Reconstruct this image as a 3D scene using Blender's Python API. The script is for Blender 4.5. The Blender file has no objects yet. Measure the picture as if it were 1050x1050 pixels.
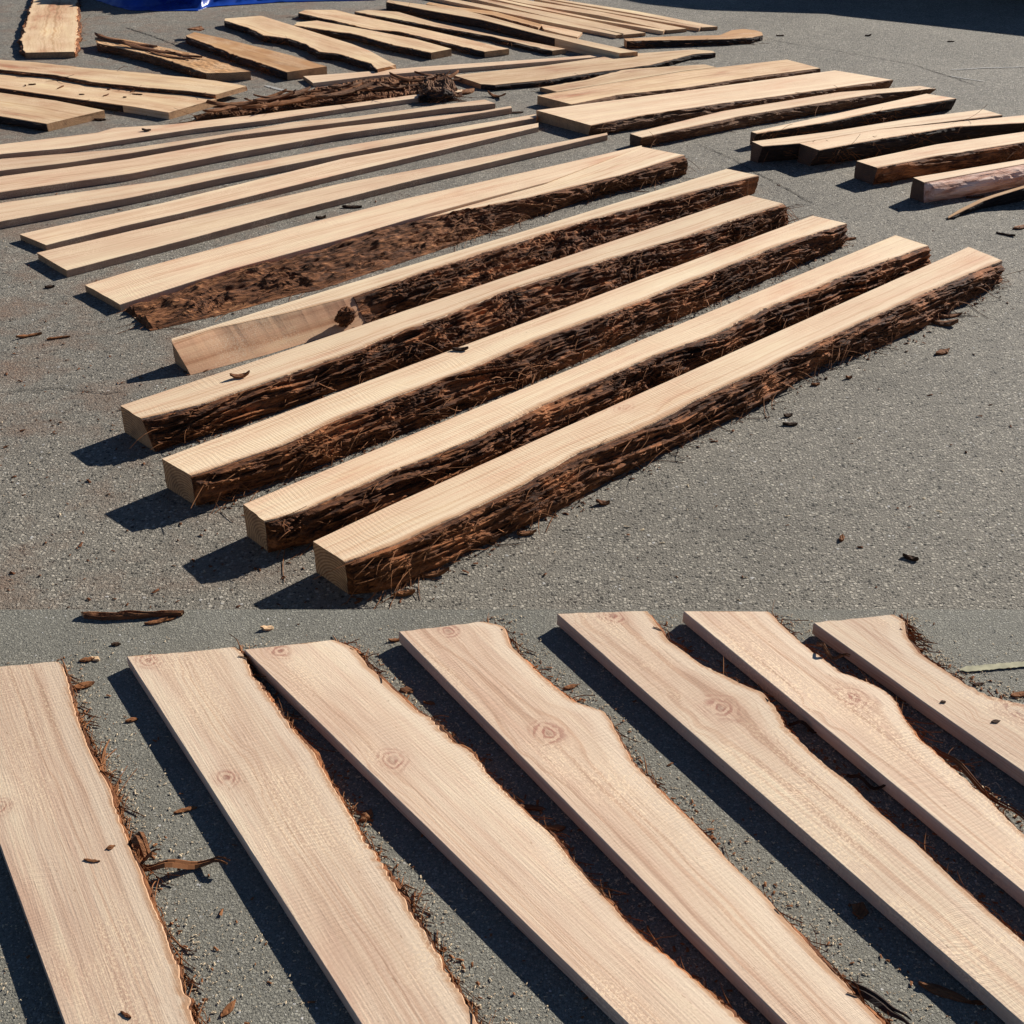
import bpy, bmesh, math, random
import numpy as np
from mathutils import Vector, Matrix

random.seed(7)
rng = np.random.RandomState(11)
SC = bpy.context.scene
COL = SC.collection

# ------------------------------------------------------------------ camera geometry (real place: two paved levels)
CAM_Z = 2.6            # eye height above the lower yard
STEP = 0.65            # the near terrace lies this much higher than the yard behind it
FOC = 1300.0           # focal length for a 1050-pixel picture
PITCH = math.atan(795 / FOC)
CP, SP = math.cos(PITCH), math.sin(PITCH)
EL, AZ = math.radians(26.0), math.radians(45.0)


def at(x, y, z=0.0):
    """point of the horizontal plane at height z that the picture shows at (x, y)"""
    a, b = (x - 525) / FOC, -(y - 525) / FOC
    d = np.array([a, CP + b * SP, -SP + b * CP])
    t = (CAM_Z - z) / -d[2]
    return np.array([d[0] * t, d[1] * t, z])


# ------------------------------------------------------------------ noise
def _h(i, j, s):
    n = (i * 374761393 + j * 668265263 + s * 69069 + 1013) & 0xffffffff
    n = ((n ^ (n >> 13)) * 1274126177) & 0xffffffff
    return ((n ^ (n >> 16)) & 0xffff) / 65535.0


def vn(x, y, s=0):
    x = np.asarray(x, float); y = np.asarray(y, float)
    i = np.floor(x).astype(np.int64); j = np.floor(y).astype(np.int64)
    u = x - i; v = y - j
    u = u * u * (3 - 2 * u); v = v * v * (3 - 2 * v)
    return ((_h(i, j, s) * (1 - u) + _h(i + 1, j, s) * u) * (1 - v) +
            (_h(i, j + 1, s) * (1 - u) + _h(i + 1, j + 1, s) * u) * v)


def fbm(x, y, s=0, o=3):
    t = 0; a = .5; w = 0
    for k in range(o):
        t = t + a * vn(x * 2 ** k, y * 2 ** k, s + 17 * k); w += a; a *= .5
    return t / w


def ridged(x, y, s=0, o=3):
    t = 0; a = .5; w = 0
    for k in range(o):
        t = t + a * (1 - np.abs(2 * vn(x * 2 ** k, y * 2 ** k, s + 31 * k) - 1)); w += a; a *= .5
    return t / w


# ------------------------------------------------------------------ materials
def new_mat(name):
    m = bpy.data.materials.new(name); m.use_nodes = True
    nt = m.node_tree
    return m, nt, nt.nodes['Principled BSDF']


def nd(nt, typ, ins=None, **kw):
    n = nt.nodes.new(typ)
    for k, v in kw.items():
        setattr(n, k, v)
    for k, v in (ins or {}).items():
        if isinstance(v, bpy.types.NodeSocket):
            nt.links.new(v, n.inputs[k])
        else:
            n.inputs[k].default_value = v
    return n


def math_(nt, op, a, b=0.0, c=None, clamp=False):
    ins = {0: a, 1: b}
    if c is not None:
        ins[2] = c
    return nd(nt, 'ShaderNodeMath', ins, operation=op, use_clamp=clamp).outputs[0]


def ramp(nt, fac, stops, interp='LINEAR'):
    n = nd(nt, 'ShaderNodeValToRGB', {'Fac': fac})
    cr = n.color_ramp; cr.interpolation = interp
    while len(cr.elements) > 1:
        cr.elements.remove(cr.elements[-1])
    cr.elements[0].position = stops[0][0]; cr.elements[0].color = col(stops[0][1])
    for p, c in stops[1:]:
        e = cr.elements.new(p); e.color = col(c)
    return n.outputs[0]


def col(c):
    if isinstance(c, (int, float)):
        c = (c, c, c)
    return (c[0], c[1], c[2], 1)


def mix(nt, fac, a, b, blend='MIX'):
    n = nd(nt, 'ShaderNodeMix', data_type='RGBA', blend_type=blend)
    for s, v in ((n.inputs[0], fac), (n.inputs[6], a), (n.inputs[7], b)):
        if isinstance(v, bpy.types.NodeSocket):
            nt.links.new(v, s)
        elif s.type == 'RGBA':
            s.default_value = col(v)
        else:
            s.default_value = v
    return n.outputs[2]


def coords(nt, scale, rnd=True):
    tc = nd(nt, 'ShaderNodeTexCoord').outputs['Object']
    if rnd:
        oi = nd(nt, 'ShaderNodeObjectInfo').outputs['Random']
        off = nd(nt, 'ShaderNodeCombineXYZ', {0: math_(nt, 'MULTIPLY', oi, 37.0), 1: math_(nt, 'MULTIPLY', oi, 91.0), 2: 0.0}).outputs[0]
        tc = nd(nt, 'ShaderNodeVectorMath', {0: tc, 1: off}, operation='ADD').outputs[0]
    return nd(nt, 'ShaderNodeVectorMath', {0: tc, 1: scale}, operation='MULTIPLY').outputs[0]


def noise(nt, vec, scale=1.0, detail=3.0, rough=.55, dist=0.0):
    return nd(nt, 'ShaderNodeTexNoise', {'Vector': vec, 'Scale': scale, 'Detail': detail, 'Roughness': rough, 'Distortion': dist}).outputs['Fac']


def wood(name, light, dark, sapc, knotc, kerf=.5, ring=60.0, ringamt=.55, var=.25, rough=.8, kerf_scale=1.0, grey=0.0, edgew=.010, zmin=.3):
    m, nt, bs = new_mat(name)
    gr = nd(nt, 'ShaderNodeAttribute', attribute_name='gr').outputs['Fac']
    kn = nd(nt, 'ShaderNodeAttribute', attribute_name='kn').outputs['Fac']
    kr = nd(nt, 'ShaderNodeAttribute', attribute_name='kr').outputs['Fac']
    sap = nd(nt, 'ShaderNodeAttribute', attribute_name='sap').outputs['Fac']
    oi = nd(nt, 'ShaderNodeObjectInfo').outputs['Random']
    wob = noise(nt, coords(nt, (1.6, 9, 9)), 1.0, 3.0)
    g = math_(nt, 'ADD', gr, math_(nt, 'MULTIPLY', math_(nt, 'SUBTRACT', wob, .5), .055))
    g = math_(nt, 'ADD', g, math_(nt, 'MULTIPLY', oi, 13.0))
    r1 = nd(nt, 'ShaderNodeTexNoise', {'W': g, 'Scale': ring, 'Detail': 2.5, 'Roughness': .6}, noise_dimensions='1D').outputs['Fac']
    late = nd(nt, 'ShaderNodeMapRange', {'Value': r1, 'From Min': .45, 'From Max': .68}, interpolation_type='SMOOTHSTEP').outputs[0]
    r2 = nd(nt, 'ShaderNodeTexNoise', {'W': g, 'Scale': ring * .13, 'Detail': 2.0}, noise_dimensions='1D').outputs['Fac']
    zone = nd(nt, 'ShaderNodeMapRange', {'Value': r2, 'From Min': .35, 'From Max': .65}, interpolation_type='SMOOTHSTEP').outputs[0]
    c = mix(nt, math_(nt, 'MULTIPLY', math_(nt, 'MULTIPLY', late, ringamt), math_(nt, 'ADD', zmin, math_(nt, 'MULTIPLY', zone, 1 - zmin))), light, dark)
    c = mix(nt, math_(nt, 'MULTIPLY', zone, .16), c, (light[0] * .93, light[1] * .78, light[2] * .72))
    cream = nd(nt, 'ShaderNodeMapRange', {'Value': r2, 'From Min': .42, 'From Max': .30}, interpolation_type='SMOOTHSTEP').outputs[0]
    c = mix(nt, math_(nt, 'MULTIPLY', cream, .55), c, (light[0] * 1.1, light[1] * 1.13, light[2] * 1.12))
    # fine fibre streaks and broad stains
    fib = noise(nt, coords(nt, (7, 230, 230)), 1.0, 3.0, .6)
    c = mix(nt, .35, c, ramp(nt, fib, [(.3, .32), (.55, .52), (.75, .66)]), 'OVERLAY')
    stk = noise(nt, coords(nt, (.9, 36, 36)), 1.0, 4.0, .65, .4)
    c = mix(nt, .32, c, ramp(nt, stk, [(.3, (.34, .28, .25)), (.47, (.49, .48, .47)), (.7, (.62, .61, .58))]), 'OVERLAY')
    blot = noise(nt, coords(nt, (1.3, 4.5, 4.5)), 1.0, 4.0, .6)
    c = mix(nt, var, c, ramp(nt, blot, [(.27, (.25, .20, .17)), (.42, (.46, .44, .43)), (.55, (.52, .52, .52)), (.72, (.66, .65, .63))]), 'OVERLAY')
    # pale sapwood by the bark
    sp = nd(nt, 'ShaderNodeMapRange', {'Value': math_(nt, 'ADD', sap, math_(nt, 'MULTIPLY', math_(nt, 'SUBTRACT', wob, .5), .03)), 'From Min': .055, 'From Max': .03}, interpolation_type='SMOOTHSTEP').outputs[0]
    c = mix(nt, math_(nt, 'MULTIPLY', sp, .6), c, sapc)
    edge = nd(nt, 'ShaderNodeMapRange', {'Value': math_(nt, 'ADD', sap, math_(nt, 'MULTIPLY', math_(nt, 'SUBTRACT', math_(nt, 'ADD', math_(nt, 'MULTIPLY', fib, .4), math_(nt, 'MULTIPLY', wob, .6)), .5), edgew * 3)), 'From Min': edgew, 'From Max': .003}, interpolation_type='SMOOTHSTEP').outputs[0]
    c = mix(nt, math_(nt, 'MULTIPLY', edge, .75), c, (.42, .21, .095))
    # knots: concentric rings round a reddish heart
    kwob = noise(nt, coords(nt, (22, 30, 30)), 1.0, 3.0, .6)
    kr2 = math_(nt, 'ADD', kr, math_(nt, 'MULTIPLY', math_(nt, 'SUBTRACT', kwob, .5), 1.1))
    kring = math_(nt, 'ADD', .5, math_(nt, 'MULTIPLY', math_(nt, 'SINE', math_(nt, 'ADD', math_(nt, 'MULTIPLY', kr2, 13.0), math_(nt, 'MULTIPLY', oi, 50.0))), .5))
    kring = nd(nt, 'ShaderNodeMapRange', {'Value': kring, 'From Min': .15, 'From Max': .7}, interpolation_type='SMOOTHSTEP').outputs[0]
    kc = mix(nt, kring, (knotc[0] * 1.2, knotc[1] * 1.25, knotc[2] * 1.25), (light[0] * .92, light[1] * .80, light[2] * .76))
    core = nd(nt, 'ShaderNodeMapRange', {'Value': kr2, 'From Min': .42, 'From Max': .12}, interpolation_type='SMOOTHSTEP').outputs[0]
    kc = mix(nt, math_(nt, 'MULTIPLY', core, .6), kc, (knotc[0] * .6, knotc[1] * .5, knotc[2] * .5))
    kn = math_(nt, 'MULTIPLY', kn, nd(nt, 'ShaderNodeMapRange', {'Value': kwob, 'From Min': .30, 'From Max': .55}).outputs[0])
    c = mix(nt, math_(nt, 'MULTIPLY', kn, .95, clamp=True), c, kc)
    # cross-cut saw marks
    kv = coords(nt, (1, .16, .16))
    kv = nd(nt, 'ShaderNodeVectorMath', {0: kv, 1: nd(nt, 'ShaderNodeCombineXYZ', {0: math_(nt, 'MULTIPLY', noise(nt, coords(nt, (5, 2.0, 2.0)), 1.0, 2.0), .16)}).outputs[0]}, operation='ADD').outputs[0]
    kw = nd(nt, 'ShaderNodeTexWave', {'Vector': kv, 'Scale': 19.0 * kerf_scale, 'Distortion': 2.2, 'Detail': 2.0, 'Detail Scale': 1.6}, wave_type='BANDS', bands_direction='X').outputs['Fac']
    kfine = nd(nt, 'ShaderNodeTexWave', {'Vector': kv, 'Scale': 71.0 * kerf_scale, 'Distortion': 3.0, 'Detail': 2.0}, wave_type='BANDS', bands_direction='X').outputs['Fac']
    kmask = noise(nt, coords(nt, (2.2, 3.5, 3.5)), 1.0, 2.0)
    kmask = nd(nt, 'ShaderNodeMapRange', {'Value': kmask, 'From Min': .35, 'From Max': .6}).outputs[0]
    kk = math_(nt, 'MULTIPLY', math_(nt, 'ADD', math_(nt, 'MULTIPLY', kw, .6), math_(nt, 'MULTIPLY', kfine, .4)), math_(nt, 'ADD', .12, math_(nt, 'MULTIPLY', kmask, .88)))
    c = mix(nt, math_(nt, 'MULTIPLY', kk, .30 * kerf), c, (dark[0] * .85, dark[1] * .85, dark[2] * .8))
    # sawdust specks and pits
    spk = noise(nt, coords(nt, (170, 170, 170)), 1.0, 2.0, .7)
    spm = noise(nt, coords(nt, (3.2, 6, 6)), 1.0, 2.0)
    sf = math_(nt, 'MULTIPLY', nd(nt, 'ShaderNodeMapRange', {'Value': spk, 'From Min': .50, 'From Max': .60}).outputs[0], nd(nt, 'ShaderNodeMapRange', {'Value': spm, 'From Min': .47, 'From Max': .62}).outputs[0])
    c = mix(nt, math_(nt, 'MULTIPLY', sf, .65), c, (.80, .62, .42))
    pit = nd(nt, 'ShaderNodeMapRange', {'Value': noise(nt, coords(nt, (40, 110, 110)), 1.0, 2.0), 'From Min': .70, 'From Max': .76}).outputs[0]
    c = mix(nt, math_(nt, 'MULTIPLY', pit, .45), c, (.20, .10, .05))
    if grey:
        c = mix(nt, grey, c, (.30, .26, .22))
    hv = nd(nt, 'ShaderNodeHueSaturation', {'Value': math_(nt, 'ADD', .9, math_(nt, 'MULTIPLY', oi, .2)), 'Saturation': 1.0, 'Color': c}).outputs[0]
    nt.links.new(hv, bs.inputs['Base Color'])
    bs.inputs['Roughness'].default_value = rough
    bs.inputs['Specular IOR Level'].default_value = .25
    hgt = math_(nt, 'ADD', math_(nt, 'MULTIPLY', kk, -.7 * kerf), math_(nt, 'ADD', math_(nt, 'MULTIPLY', fib, .5), math_(nt, 'MULTIPLY', spk, .35)))
    b = nd(nt, 'ShaderNodeBump', {'Height': hgt, 'Strength': .45, 'Distance': .004})
    nt.links.new(b.outputs[0], bs.inputs['Normal'])
    return m


def end_grain(name, light, dark):
    m, nt, bs = new_mat(name)
    v = coords(nt, (1, 1, 1))
    oi = nd(nt, 'ShaderNodeObjectInfo').outputs['Random']
    v0 = nd(nt, 'ShaderNodeVectorMath', {0: nd(nt, 'ShaderNodeTexCoord').outputs['Object'], 1: nd(nt, 'ShaderNodeCombineXYZ', {0: 0.0, 1: math_(nt, 'MULTIPLY_ADD', oi, .2, -.05), 2: math_(nt, 'MULTIPLY_ADD', oi, -.15, .1)}).outputs[0]}, operation='ADD').outputs[0]
    w = nd(nt, 'ShaderNodeTexWave', {'Vector': v0, 'Scale': 26.0, 'Distortion': 1.6, 'Detail': 3.0, 'Detail Scale': 1.2}, wave_type='RINGS', rings_direction='X').outputs['Fac']
    n1 = noise(nt, v, 60.0, 4.0, .65)
    c = mix(nt, w, light, dark)
    c = mix(nt, .5, c, ramp(nt, n1, [(.3, .25), (.7, .68)]), 'OVERLAY')
    big = noise(nt, v, 14.0, 3.0)
    c = mix(nt, .6, c, ramp(nt, big, [(.3, .25), (.5, .5), (.7, .6)]), 'OVERLAY')
    nt.links.new(c, bs.inputs['Base Color']); bs.inputs['Roughness'].default_value = .9
    b = nd(nt, 'ShaderNodeBump', {'Height': n1, 'Strength': .5, 'Distance': .003})
    nt.links.new(b.outputs[0], bs.inputs['Normal'])
    return m


def bark(name, stops, scale=1.0, patch=None, patchamt=0.0):
    m, nt, bs = new_mat(name)
    a = noise(nt, coords(nt, (9 * scale, 70 * scale, 60 * scale)), 1.0, 5.0, .65, .6)
    b_ = noise(nt, coords(nt, (2.5, 7, 7)), 1.0, 3.0)
    f = math_(nt, 'ADD', math_(nt, 'MULTIPLY', a, .75), math_(nt, 'MULTIPLY', b_, .25))
    c = ramp(nt, f, stops)
    if patch:
        p = noise(nt, coords(nt, (3.5, 12, 12)), 1.0, 4.0, .6, .5)
        p = nd(nt, 'ShaderNodeMapRange', {'Value': p, 'From Min': .5 - patchamt, 'From Max': .62 - patchamt}).outputs[0]
        c = mix(nt, p, c, patch)
    nt.links.new(c, bs.inputs['Base Color'])
    bs.inputs['Roughness'].default_value = .85; bs.inputs['Specular IOR Level'].default_value = .2
    h = math_(nt, 'ADD', a, math_(nt, 'MULTIPLY', noise(nt, coords(nt, (30, 260, 200)), 1.0, 3.0, .7), .4))
    bp = nd(nt, 'ShaderNodeBump', {'Height': h, 'Strength': .9, 'Distance': .012})
    nt.links.new(bp.outputs[0], bs.inputs['Normal'])
    return m


def asphalt(name, size, tone, contrast, stain, brown=None, bumpd=.006):
    m, nt, bs = new_mat(name)
    v = coords(nt, (1, 1, 1), False)
    dv = nd(nt, 'ShaderNodeTexNoise', {'Vector': v, 'Scale': .6 / size, 'Detail': 2.0}).outputs['Color']
    v2 = nd(nt, 'ShaderNodeVectorMath', {0: v, 1: nd(nt, 'ShaderNodeVectorMath', {0: dv, 1: (size * .9,) * 3}, operation='MULTIPLY').outputs[0]}, operation='ADD').outputs[0]
    vo = nd(nt, 'ShaderNodeTexVoronoi', {'Vector': v2, 'Scale': 1 / size, 'Randomness': 1.0}, feature='F1')
    vs = nd(nt, 'ShaderNodeTexVoronoi', {'Vector': v2, 'Scale': 2.1 / size}, feature='F1')
    rc = nd(nt, 'ShaderNodeSeparateColor', {0: vo.outputs['Color']}).outputs
    rs = nd(nt, 'ShaderNodeSeparateColor', {0: vs.outputs['Color']}).outputs
    stone = ramp(nt, rc[0], [(0, tuple(t * (1 - contrast) for t in tone)), (.45, tone), (.85, tuple(t * (1 + contrast * .55) for t in tone)), (.985, tuple(t * (1 + contrast) for t in tone)), (.994, (.40, .39, .37)), (1, (.55, .53, .50))])
    fines = ramp(nt, rs[0], [(0, tuple(t * .45 for t in tone)), (.6, tuple(t * .95 for t in tone)), (.94, tuple(t * 1.1 for t in tone)), (1, (.42, .41, .39))])
    pres = nd(nt, 'ShaderNodeMapRange', {'Value': rc[1], 'From Min': .30, 'From Max': .36}).outputs[0]
    pres2 = nd(nt, 'ShaderNodeMapRange', {'Value': rs[1], 'From Min': .40, 'From Max': .46}).outputs[0]
    grit = noise(nt, v, 2.6 / size, 3.0, .7)
    dA = math_(nt, 'ADD', vo.outputs['Distance'], math_(nt, 'MULTIPLY', math_(nt, 'SUBTRACT', grit, .5), .45))
    mA = math_(nt, 'MULTIPLY', pres, nd(nt, 'ShaderNodeMapRange', {'Value': dA, 'From Min': .56, 'From Max': .38}, interpolation_type='SMOOTHSTEP').outputs[0])
    mB = math_(nt, 'MULTIPLY', pres2, nd(nt, 'ShaderNodeMapRange', {'Value': vs.outputs['Distance'], 'From Min': .58, 'From Max': .36}, interpolation_type='SMOOTHSTEP').outputs[0])
    bind = ramp(nt, grit, [(.3, tuple(t * .28 for t in tone)), (.5, tuple(t * .78 for t in tone)), (.68, tuple(t * 1.2 for t in tone))])
    c = mix(nt, mB, bind, fines)
    c = mix(nt, mA, c, stone)
    big = noise(nt, v, .9, 5.0, .62)
    c = mix(nt, stain, c, ramp(nt, big, [(.25, .36), (.5, .5), (.75, .63)]), 'OVERLAY')
    mid = noise(nt, v, 6.0, 4.0, .6)
    c = mix(nt, stain * .7, c, ramp(nt, mid, [(.3, .38), (.5, .5), (.7, .6)]), 'OVERLAY')
    if brown:
        # reddish bark dust trodden into the surface, more of it to the left
        sx = nd(nt, 'ShaderNodeSeparateXYZ', {0: v}).outputs
        left = nd(nt, 'ShaderNodeMapRange', {'Value': sx[0], 'From Min': .6, 'From Max': -2.2}).outputs[0]
        nz = nd(nt, 'ShaderNodeMapRange', {'Value': noise(nt, v, 2.3, 5.0, .7), 'From Min': .47, 'From Max': .68}).outputs[0]
        c = mix(nt, math_(nt, 'MULTIPLY', math_(nt, 'MULTIPLY', nz, left), .8), c, brown)
    nt.links.new(c, bs.inputs['Base Color'])
    bs.inputs['Roughness'].default_value = .82; bs.inputs['Specular IOR Level'].default_value = .3
    h = math_(nt, 'MAXIMUM', math_(nt, 'MULTIPLY', mA, math_(nt, 'MULTIPLY_ADD', rc[2], .6, .5)), math_(nt, 'MULTIPLY', mB, math_(nt, 'MULTIPLY_ADD', rs[2], .4, .2)))
    h = math_(nt, 'ADD', h, math_(nt, 'MULTIPLY', grit, .9))
    bp = nd(nt, 'ShaderNodeBump', {'Height': h, 'Strength': .75, 'Distance': bumpd})
    nt.links.new(bp.outputs[0], bs.inputs['Normal'])
    return m


def plain(name, c, rough=.6, metal=0.0, spec=.5, var=.0, vs=8.0):
    m, nt, bs = new_mat(name)
    if var:
        n = noise(nt, coords(nt, (vs,) * 3), 1.0, 4.0)
        o = mix(nt, var, c, ramp(nt, n, [(.25, .3), (.75, .68)]), 'OVERLAY')
        nt.links.new(o, bs.inputs['Base Color'])
    else:
        bs.inputs['Base Color'].default_value = col(c)
    bs.inputs['Roughness'].default_value = rough; bs.inputs['Metallic'].default_value = metal
    bs.inputs['Specular IOR Level'].default_value = spec
    return m


M = {}
KN = (.40, .20, .13)
M['beam'] = wood('sawn_beam_wood', (.72, .545, .37), (.50, .30, .165), (.78, .62, .43), KN, kerf=.6, ring=60, ringamt=.6, var=.5, edgew=.030)
M['plank'] = wood('sawn_plank_wood', (.65, .48, .325), (.47, .29, .165), (.66, .52, .37), KN, kerf=.4, ring=55, ringamt=.7, var=.6)
M['board'] = wood('fresh_board_wood', (.61, .470, .345), (.43, .26, .17), (.68, .55, .41), (.27, .115, .08), kerf=.45, ring=58, ringamt=.7, var=.5, zmin=.08, kerf_scale=1.5, edgew=.016)
M['far'] = wood('weathered_board_wood', (.61, .435, .265), (.40, .23, .11), (.66, .47, .28), KN, kerf=.3, ring=36, ringamt=.7, var=1.0)
M['orange'] = wood('orange_heart_wood', (.48, .27, .12), (.30, .13, .05), (.58, .36, .18), KN, kerf=.2, ring=60, ringamt=.7, var=.6)
M['face'] = wood('pinkish_split_wood', (.68, .42, .25), (.42, .19, .09), (.68, .45, .28), KN, kerf=.05, ring=22, ringamt=.8, var=.9)
M['side'] = wood('shaded_side_wood', (.44, .29, .20), (.33, .20, .13), (.44, .29, .20), KN, kerf=.5, ring=50, ringamt=.5, var=.6)  # same plank wood, browner and darker: shade of the near sides put into the colour
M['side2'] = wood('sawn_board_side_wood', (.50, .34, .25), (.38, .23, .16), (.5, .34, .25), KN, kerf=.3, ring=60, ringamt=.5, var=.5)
M['enddark'] = end_grain('shaded_weathered_end', (.13, .075, .045), (.07, .04, .025))  # weathered brown, deepened further to paint in the shade on these cut ends
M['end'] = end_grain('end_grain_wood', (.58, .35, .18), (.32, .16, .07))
BS = [(.32, (.012, .005, .003)), (.45, (.060, .022, .009)), (.55, (.17, .062, .023)), (.67, (.38, .165, .062))]
M['bark'] = bark('fibrous_bark', BS, patch=(.38, .145, .055), patchamt=-.015)
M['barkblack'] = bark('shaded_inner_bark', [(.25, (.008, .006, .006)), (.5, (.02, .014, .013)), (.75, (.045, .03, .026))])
M['barkred2'] = bark('red_brown_bark', [(.30, (.02, .008, .004)), (.44, (.09, .034, .014)), (.55, (.22, .085, .032)), (.67, (.42, .20, .085))])
M['barkgrey'] = bark('grey_brown_bark', [(.28, (.03, .015, .009)), (.46, (.12, .055, .028)), (.6, (.24, .125, .065)), (.74, (.40, .27, .18))])
M['barkpale'] = bark('bleached_bark', [(.30, (.22, .10, .07)), (.43, (.55, .29, .20)), (.55, (.80, .55, .44)), (.70, (.85, .72, .62))], .5)
M['barkdark'] = bark('dark_bark', [(.25, (.012, .008, .007)), (.5, (.035, .023, .018)), (.75, (.10, .062, .045))])
M['barkred'] = bark('red_bark', [(.25, (.05, .02, .01)), (.45, (.16, .065, .028)), (.6, (.27, .12, .05)), (.75, (.40, .21, .10))])
M['fibre'] = plain('bark_fibre', (.21, .088, .036), .85, spec=.15, var=.8, vs=30)
M['fibred'] = plain('dark_bark_fibre', (.12, .045, .018), .85, spec=.15, var=.8, vs=30)
M['chipd'] = plain('dark_bark_chip', (.05, .027, .016), .9, spec=.15, var=.7, vs=40)
M['chipw'] = plain('pale_wood_chip', (.62, .42, .24), .85, spec=.2, var=.5, vs=40)
M['dust'] = plain('sawdust', (.54, .43, .29), .95, spec=.1, var=.6, vs=60)
M['asph'] = asphalt('coarse_asphalt', .0135, (.250, .226, .185), .95, .6, brown=(.22, .14, .095), bumpd=.015)
M['asphf'] = asphalt('fine_asphalt', .0060, (.212, .202, .166), .5, .5, bumpd=.0030)
M['crack'] = plain('tar_crack', (.05, .045, .04), .95, spec=.1)
M['line'] = plain('worn_yellow_paint', (.33, .31, .20), .9, var=.9, vs=40)
M['scuff'] = plain('worn_white_paint', (.30, .29, .27), .9, var=.9, vs=40)
M['tarp'] = plain('blue_tarpaulin', (.007, .048, .30), .3, spec=.5, var=.5, vs=5)
M['carpaint'] = plain('dark_car_paint', (.012, .013, .016), .25, spec=.5)
M['tyre'] = plain('tyre_rubber', (.012, .012, .012), .85)
M['rim'] = plain('wheel_metal', (.3, .3, .31), .35, metal=1)
M['glass'] = plain('tinted_glass', (.01, .012, .014), .05)
M['lamp'] = plain('lamp_glass', (.5, .5, .5), .1)


# ------------------------------------------------------------------ object helpers
def link(name, verts, faces, mats, parent=None, mi=None, attrs=None, smooth=False, fix=True):
    me = bpy.data.meshes.new(name)
    me.from_pydata([tuple(map(float, v)) for v in verts], [], [tuple(map(int, f)) for f in faces])
    for m in (mats if isinstance(mats, (list, tuple)) else [mats]):
        me.materials.append(m)
    if mi is not None:
        me.polygons.foreach_set('material_index', np.asarray(mi, np.int32))
    if attrs:
        for k, a in attrs.items():
            at_ = me.attributes.new(k, 'FLOAT', 'POINT')
            at_.data.foreach_set('value', np.asarray(a, np.float32))
    if smooth:
        me.polygons.foreach_set('use_smooth', np.ones(len(me.polygons), bool))
    if fix:
        bm = bmesh.new(); bm.from_mesh(me)
        bmesh.ops.recalc_face_normals(bm, faces=bm.faces)
        bm.to_mesh(me); bm.free()
    me.update()
    o = bpy.data.objects.new(name, me); COL.objects.link(o)
    if parent is not None:
        o.parent = parent
    return o


def tag(o, label=None, cat=None, group=None, kind=None):
    for k, v in (('label', label), ('category', cat), ('group', group), ('kind', kind)):
        if v:
            o[k] = v
    return o


def thing(name, label, cat, loc, rz=0.0, group=None):
    o = bpy.data.objects.new(name, None); COL.objects.link(o)
    o.empty_display_size = .1
    o.location = Vector([float(c) for c in loc]); o.rotation_euler = (0, 0, rz)
    return tag(o, label, cat, group)


def resample(pts, n, smooth):
    pts = np.asarray(pts, float)
    d = np.r_[0, np.cumsum(np.linalg.norm(np.diff(pts[:, :2], axis=0), axis=1))]
    s = np.linspace(0, d[-1], n)
    out = np.stack([np.interp(s, d, pts[:, k]) for k in range(3)], 1)
    k = int(smooth * n)
    if k > 1:
        ker = np.hanning(2 * k + 3)[1:-1]; ker /= ker.sum()
        pad = len(ker) // 2
        ext = np.r_[2 * out[0] - out[1:pad + 1][::-1], out, 2 * out[-1] - out[-pad - 1:-1][::-1]]
        out = np.stack([np.convolve(ext[:, c], ker, 'valid') for c in range(3)], 1)
    return out


def grid_faces(n, m, off=0):
    i = np.arange(n - 1)[:, None]; j = np.arange(m - 1)[None, :]
    a = off + i * m + j
    return np.stack([a, a + 1, a + m + 1, a + m], -1).reshape(-1, 4).tolist()


def ribbons(paths, widths, thick=.0012):
    """thin bent strips with a diamond section"""
    V = []; F = []
    for P_, w in zip(paths, widths):
        b = len(V); n = len(P_)
        for k in range(n):
            p = P_[k]; d = P_[min(k + 1, n - 1)] - P_[max(k - 1, 0)]
            d = d / (np.linalg.norm(d) + 1e-9)
            sd = np.cross(d, [0, 0, 1.0]) + 1e-4
            sd = sd / np.linalg.norm(sd); up = np.cross(sd, d)
            ww = w * (1 - .75 * (abs(k / (n - 1) - .4) / .6) ** 1.5)
            V += [p + sd * ww, p + up * (thick + ww * .3), p - sd * ww, p - up * (thick + ww * .1)]
        for k in range(n - 1):
            for q in range(4):
                F.append((b + 4 * k + q, b + 4 * k + (q + 1) % 4, b + 4 * k + 4 + (q + 1) % 4, b + 4 * k + 4 + q))
        F.append((b, b + 1, b + 2, b + 3)); e = b + 4 * (n - 1); F.append((e + 3, e + 2, e + 1, e))
    return V, F


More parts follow.
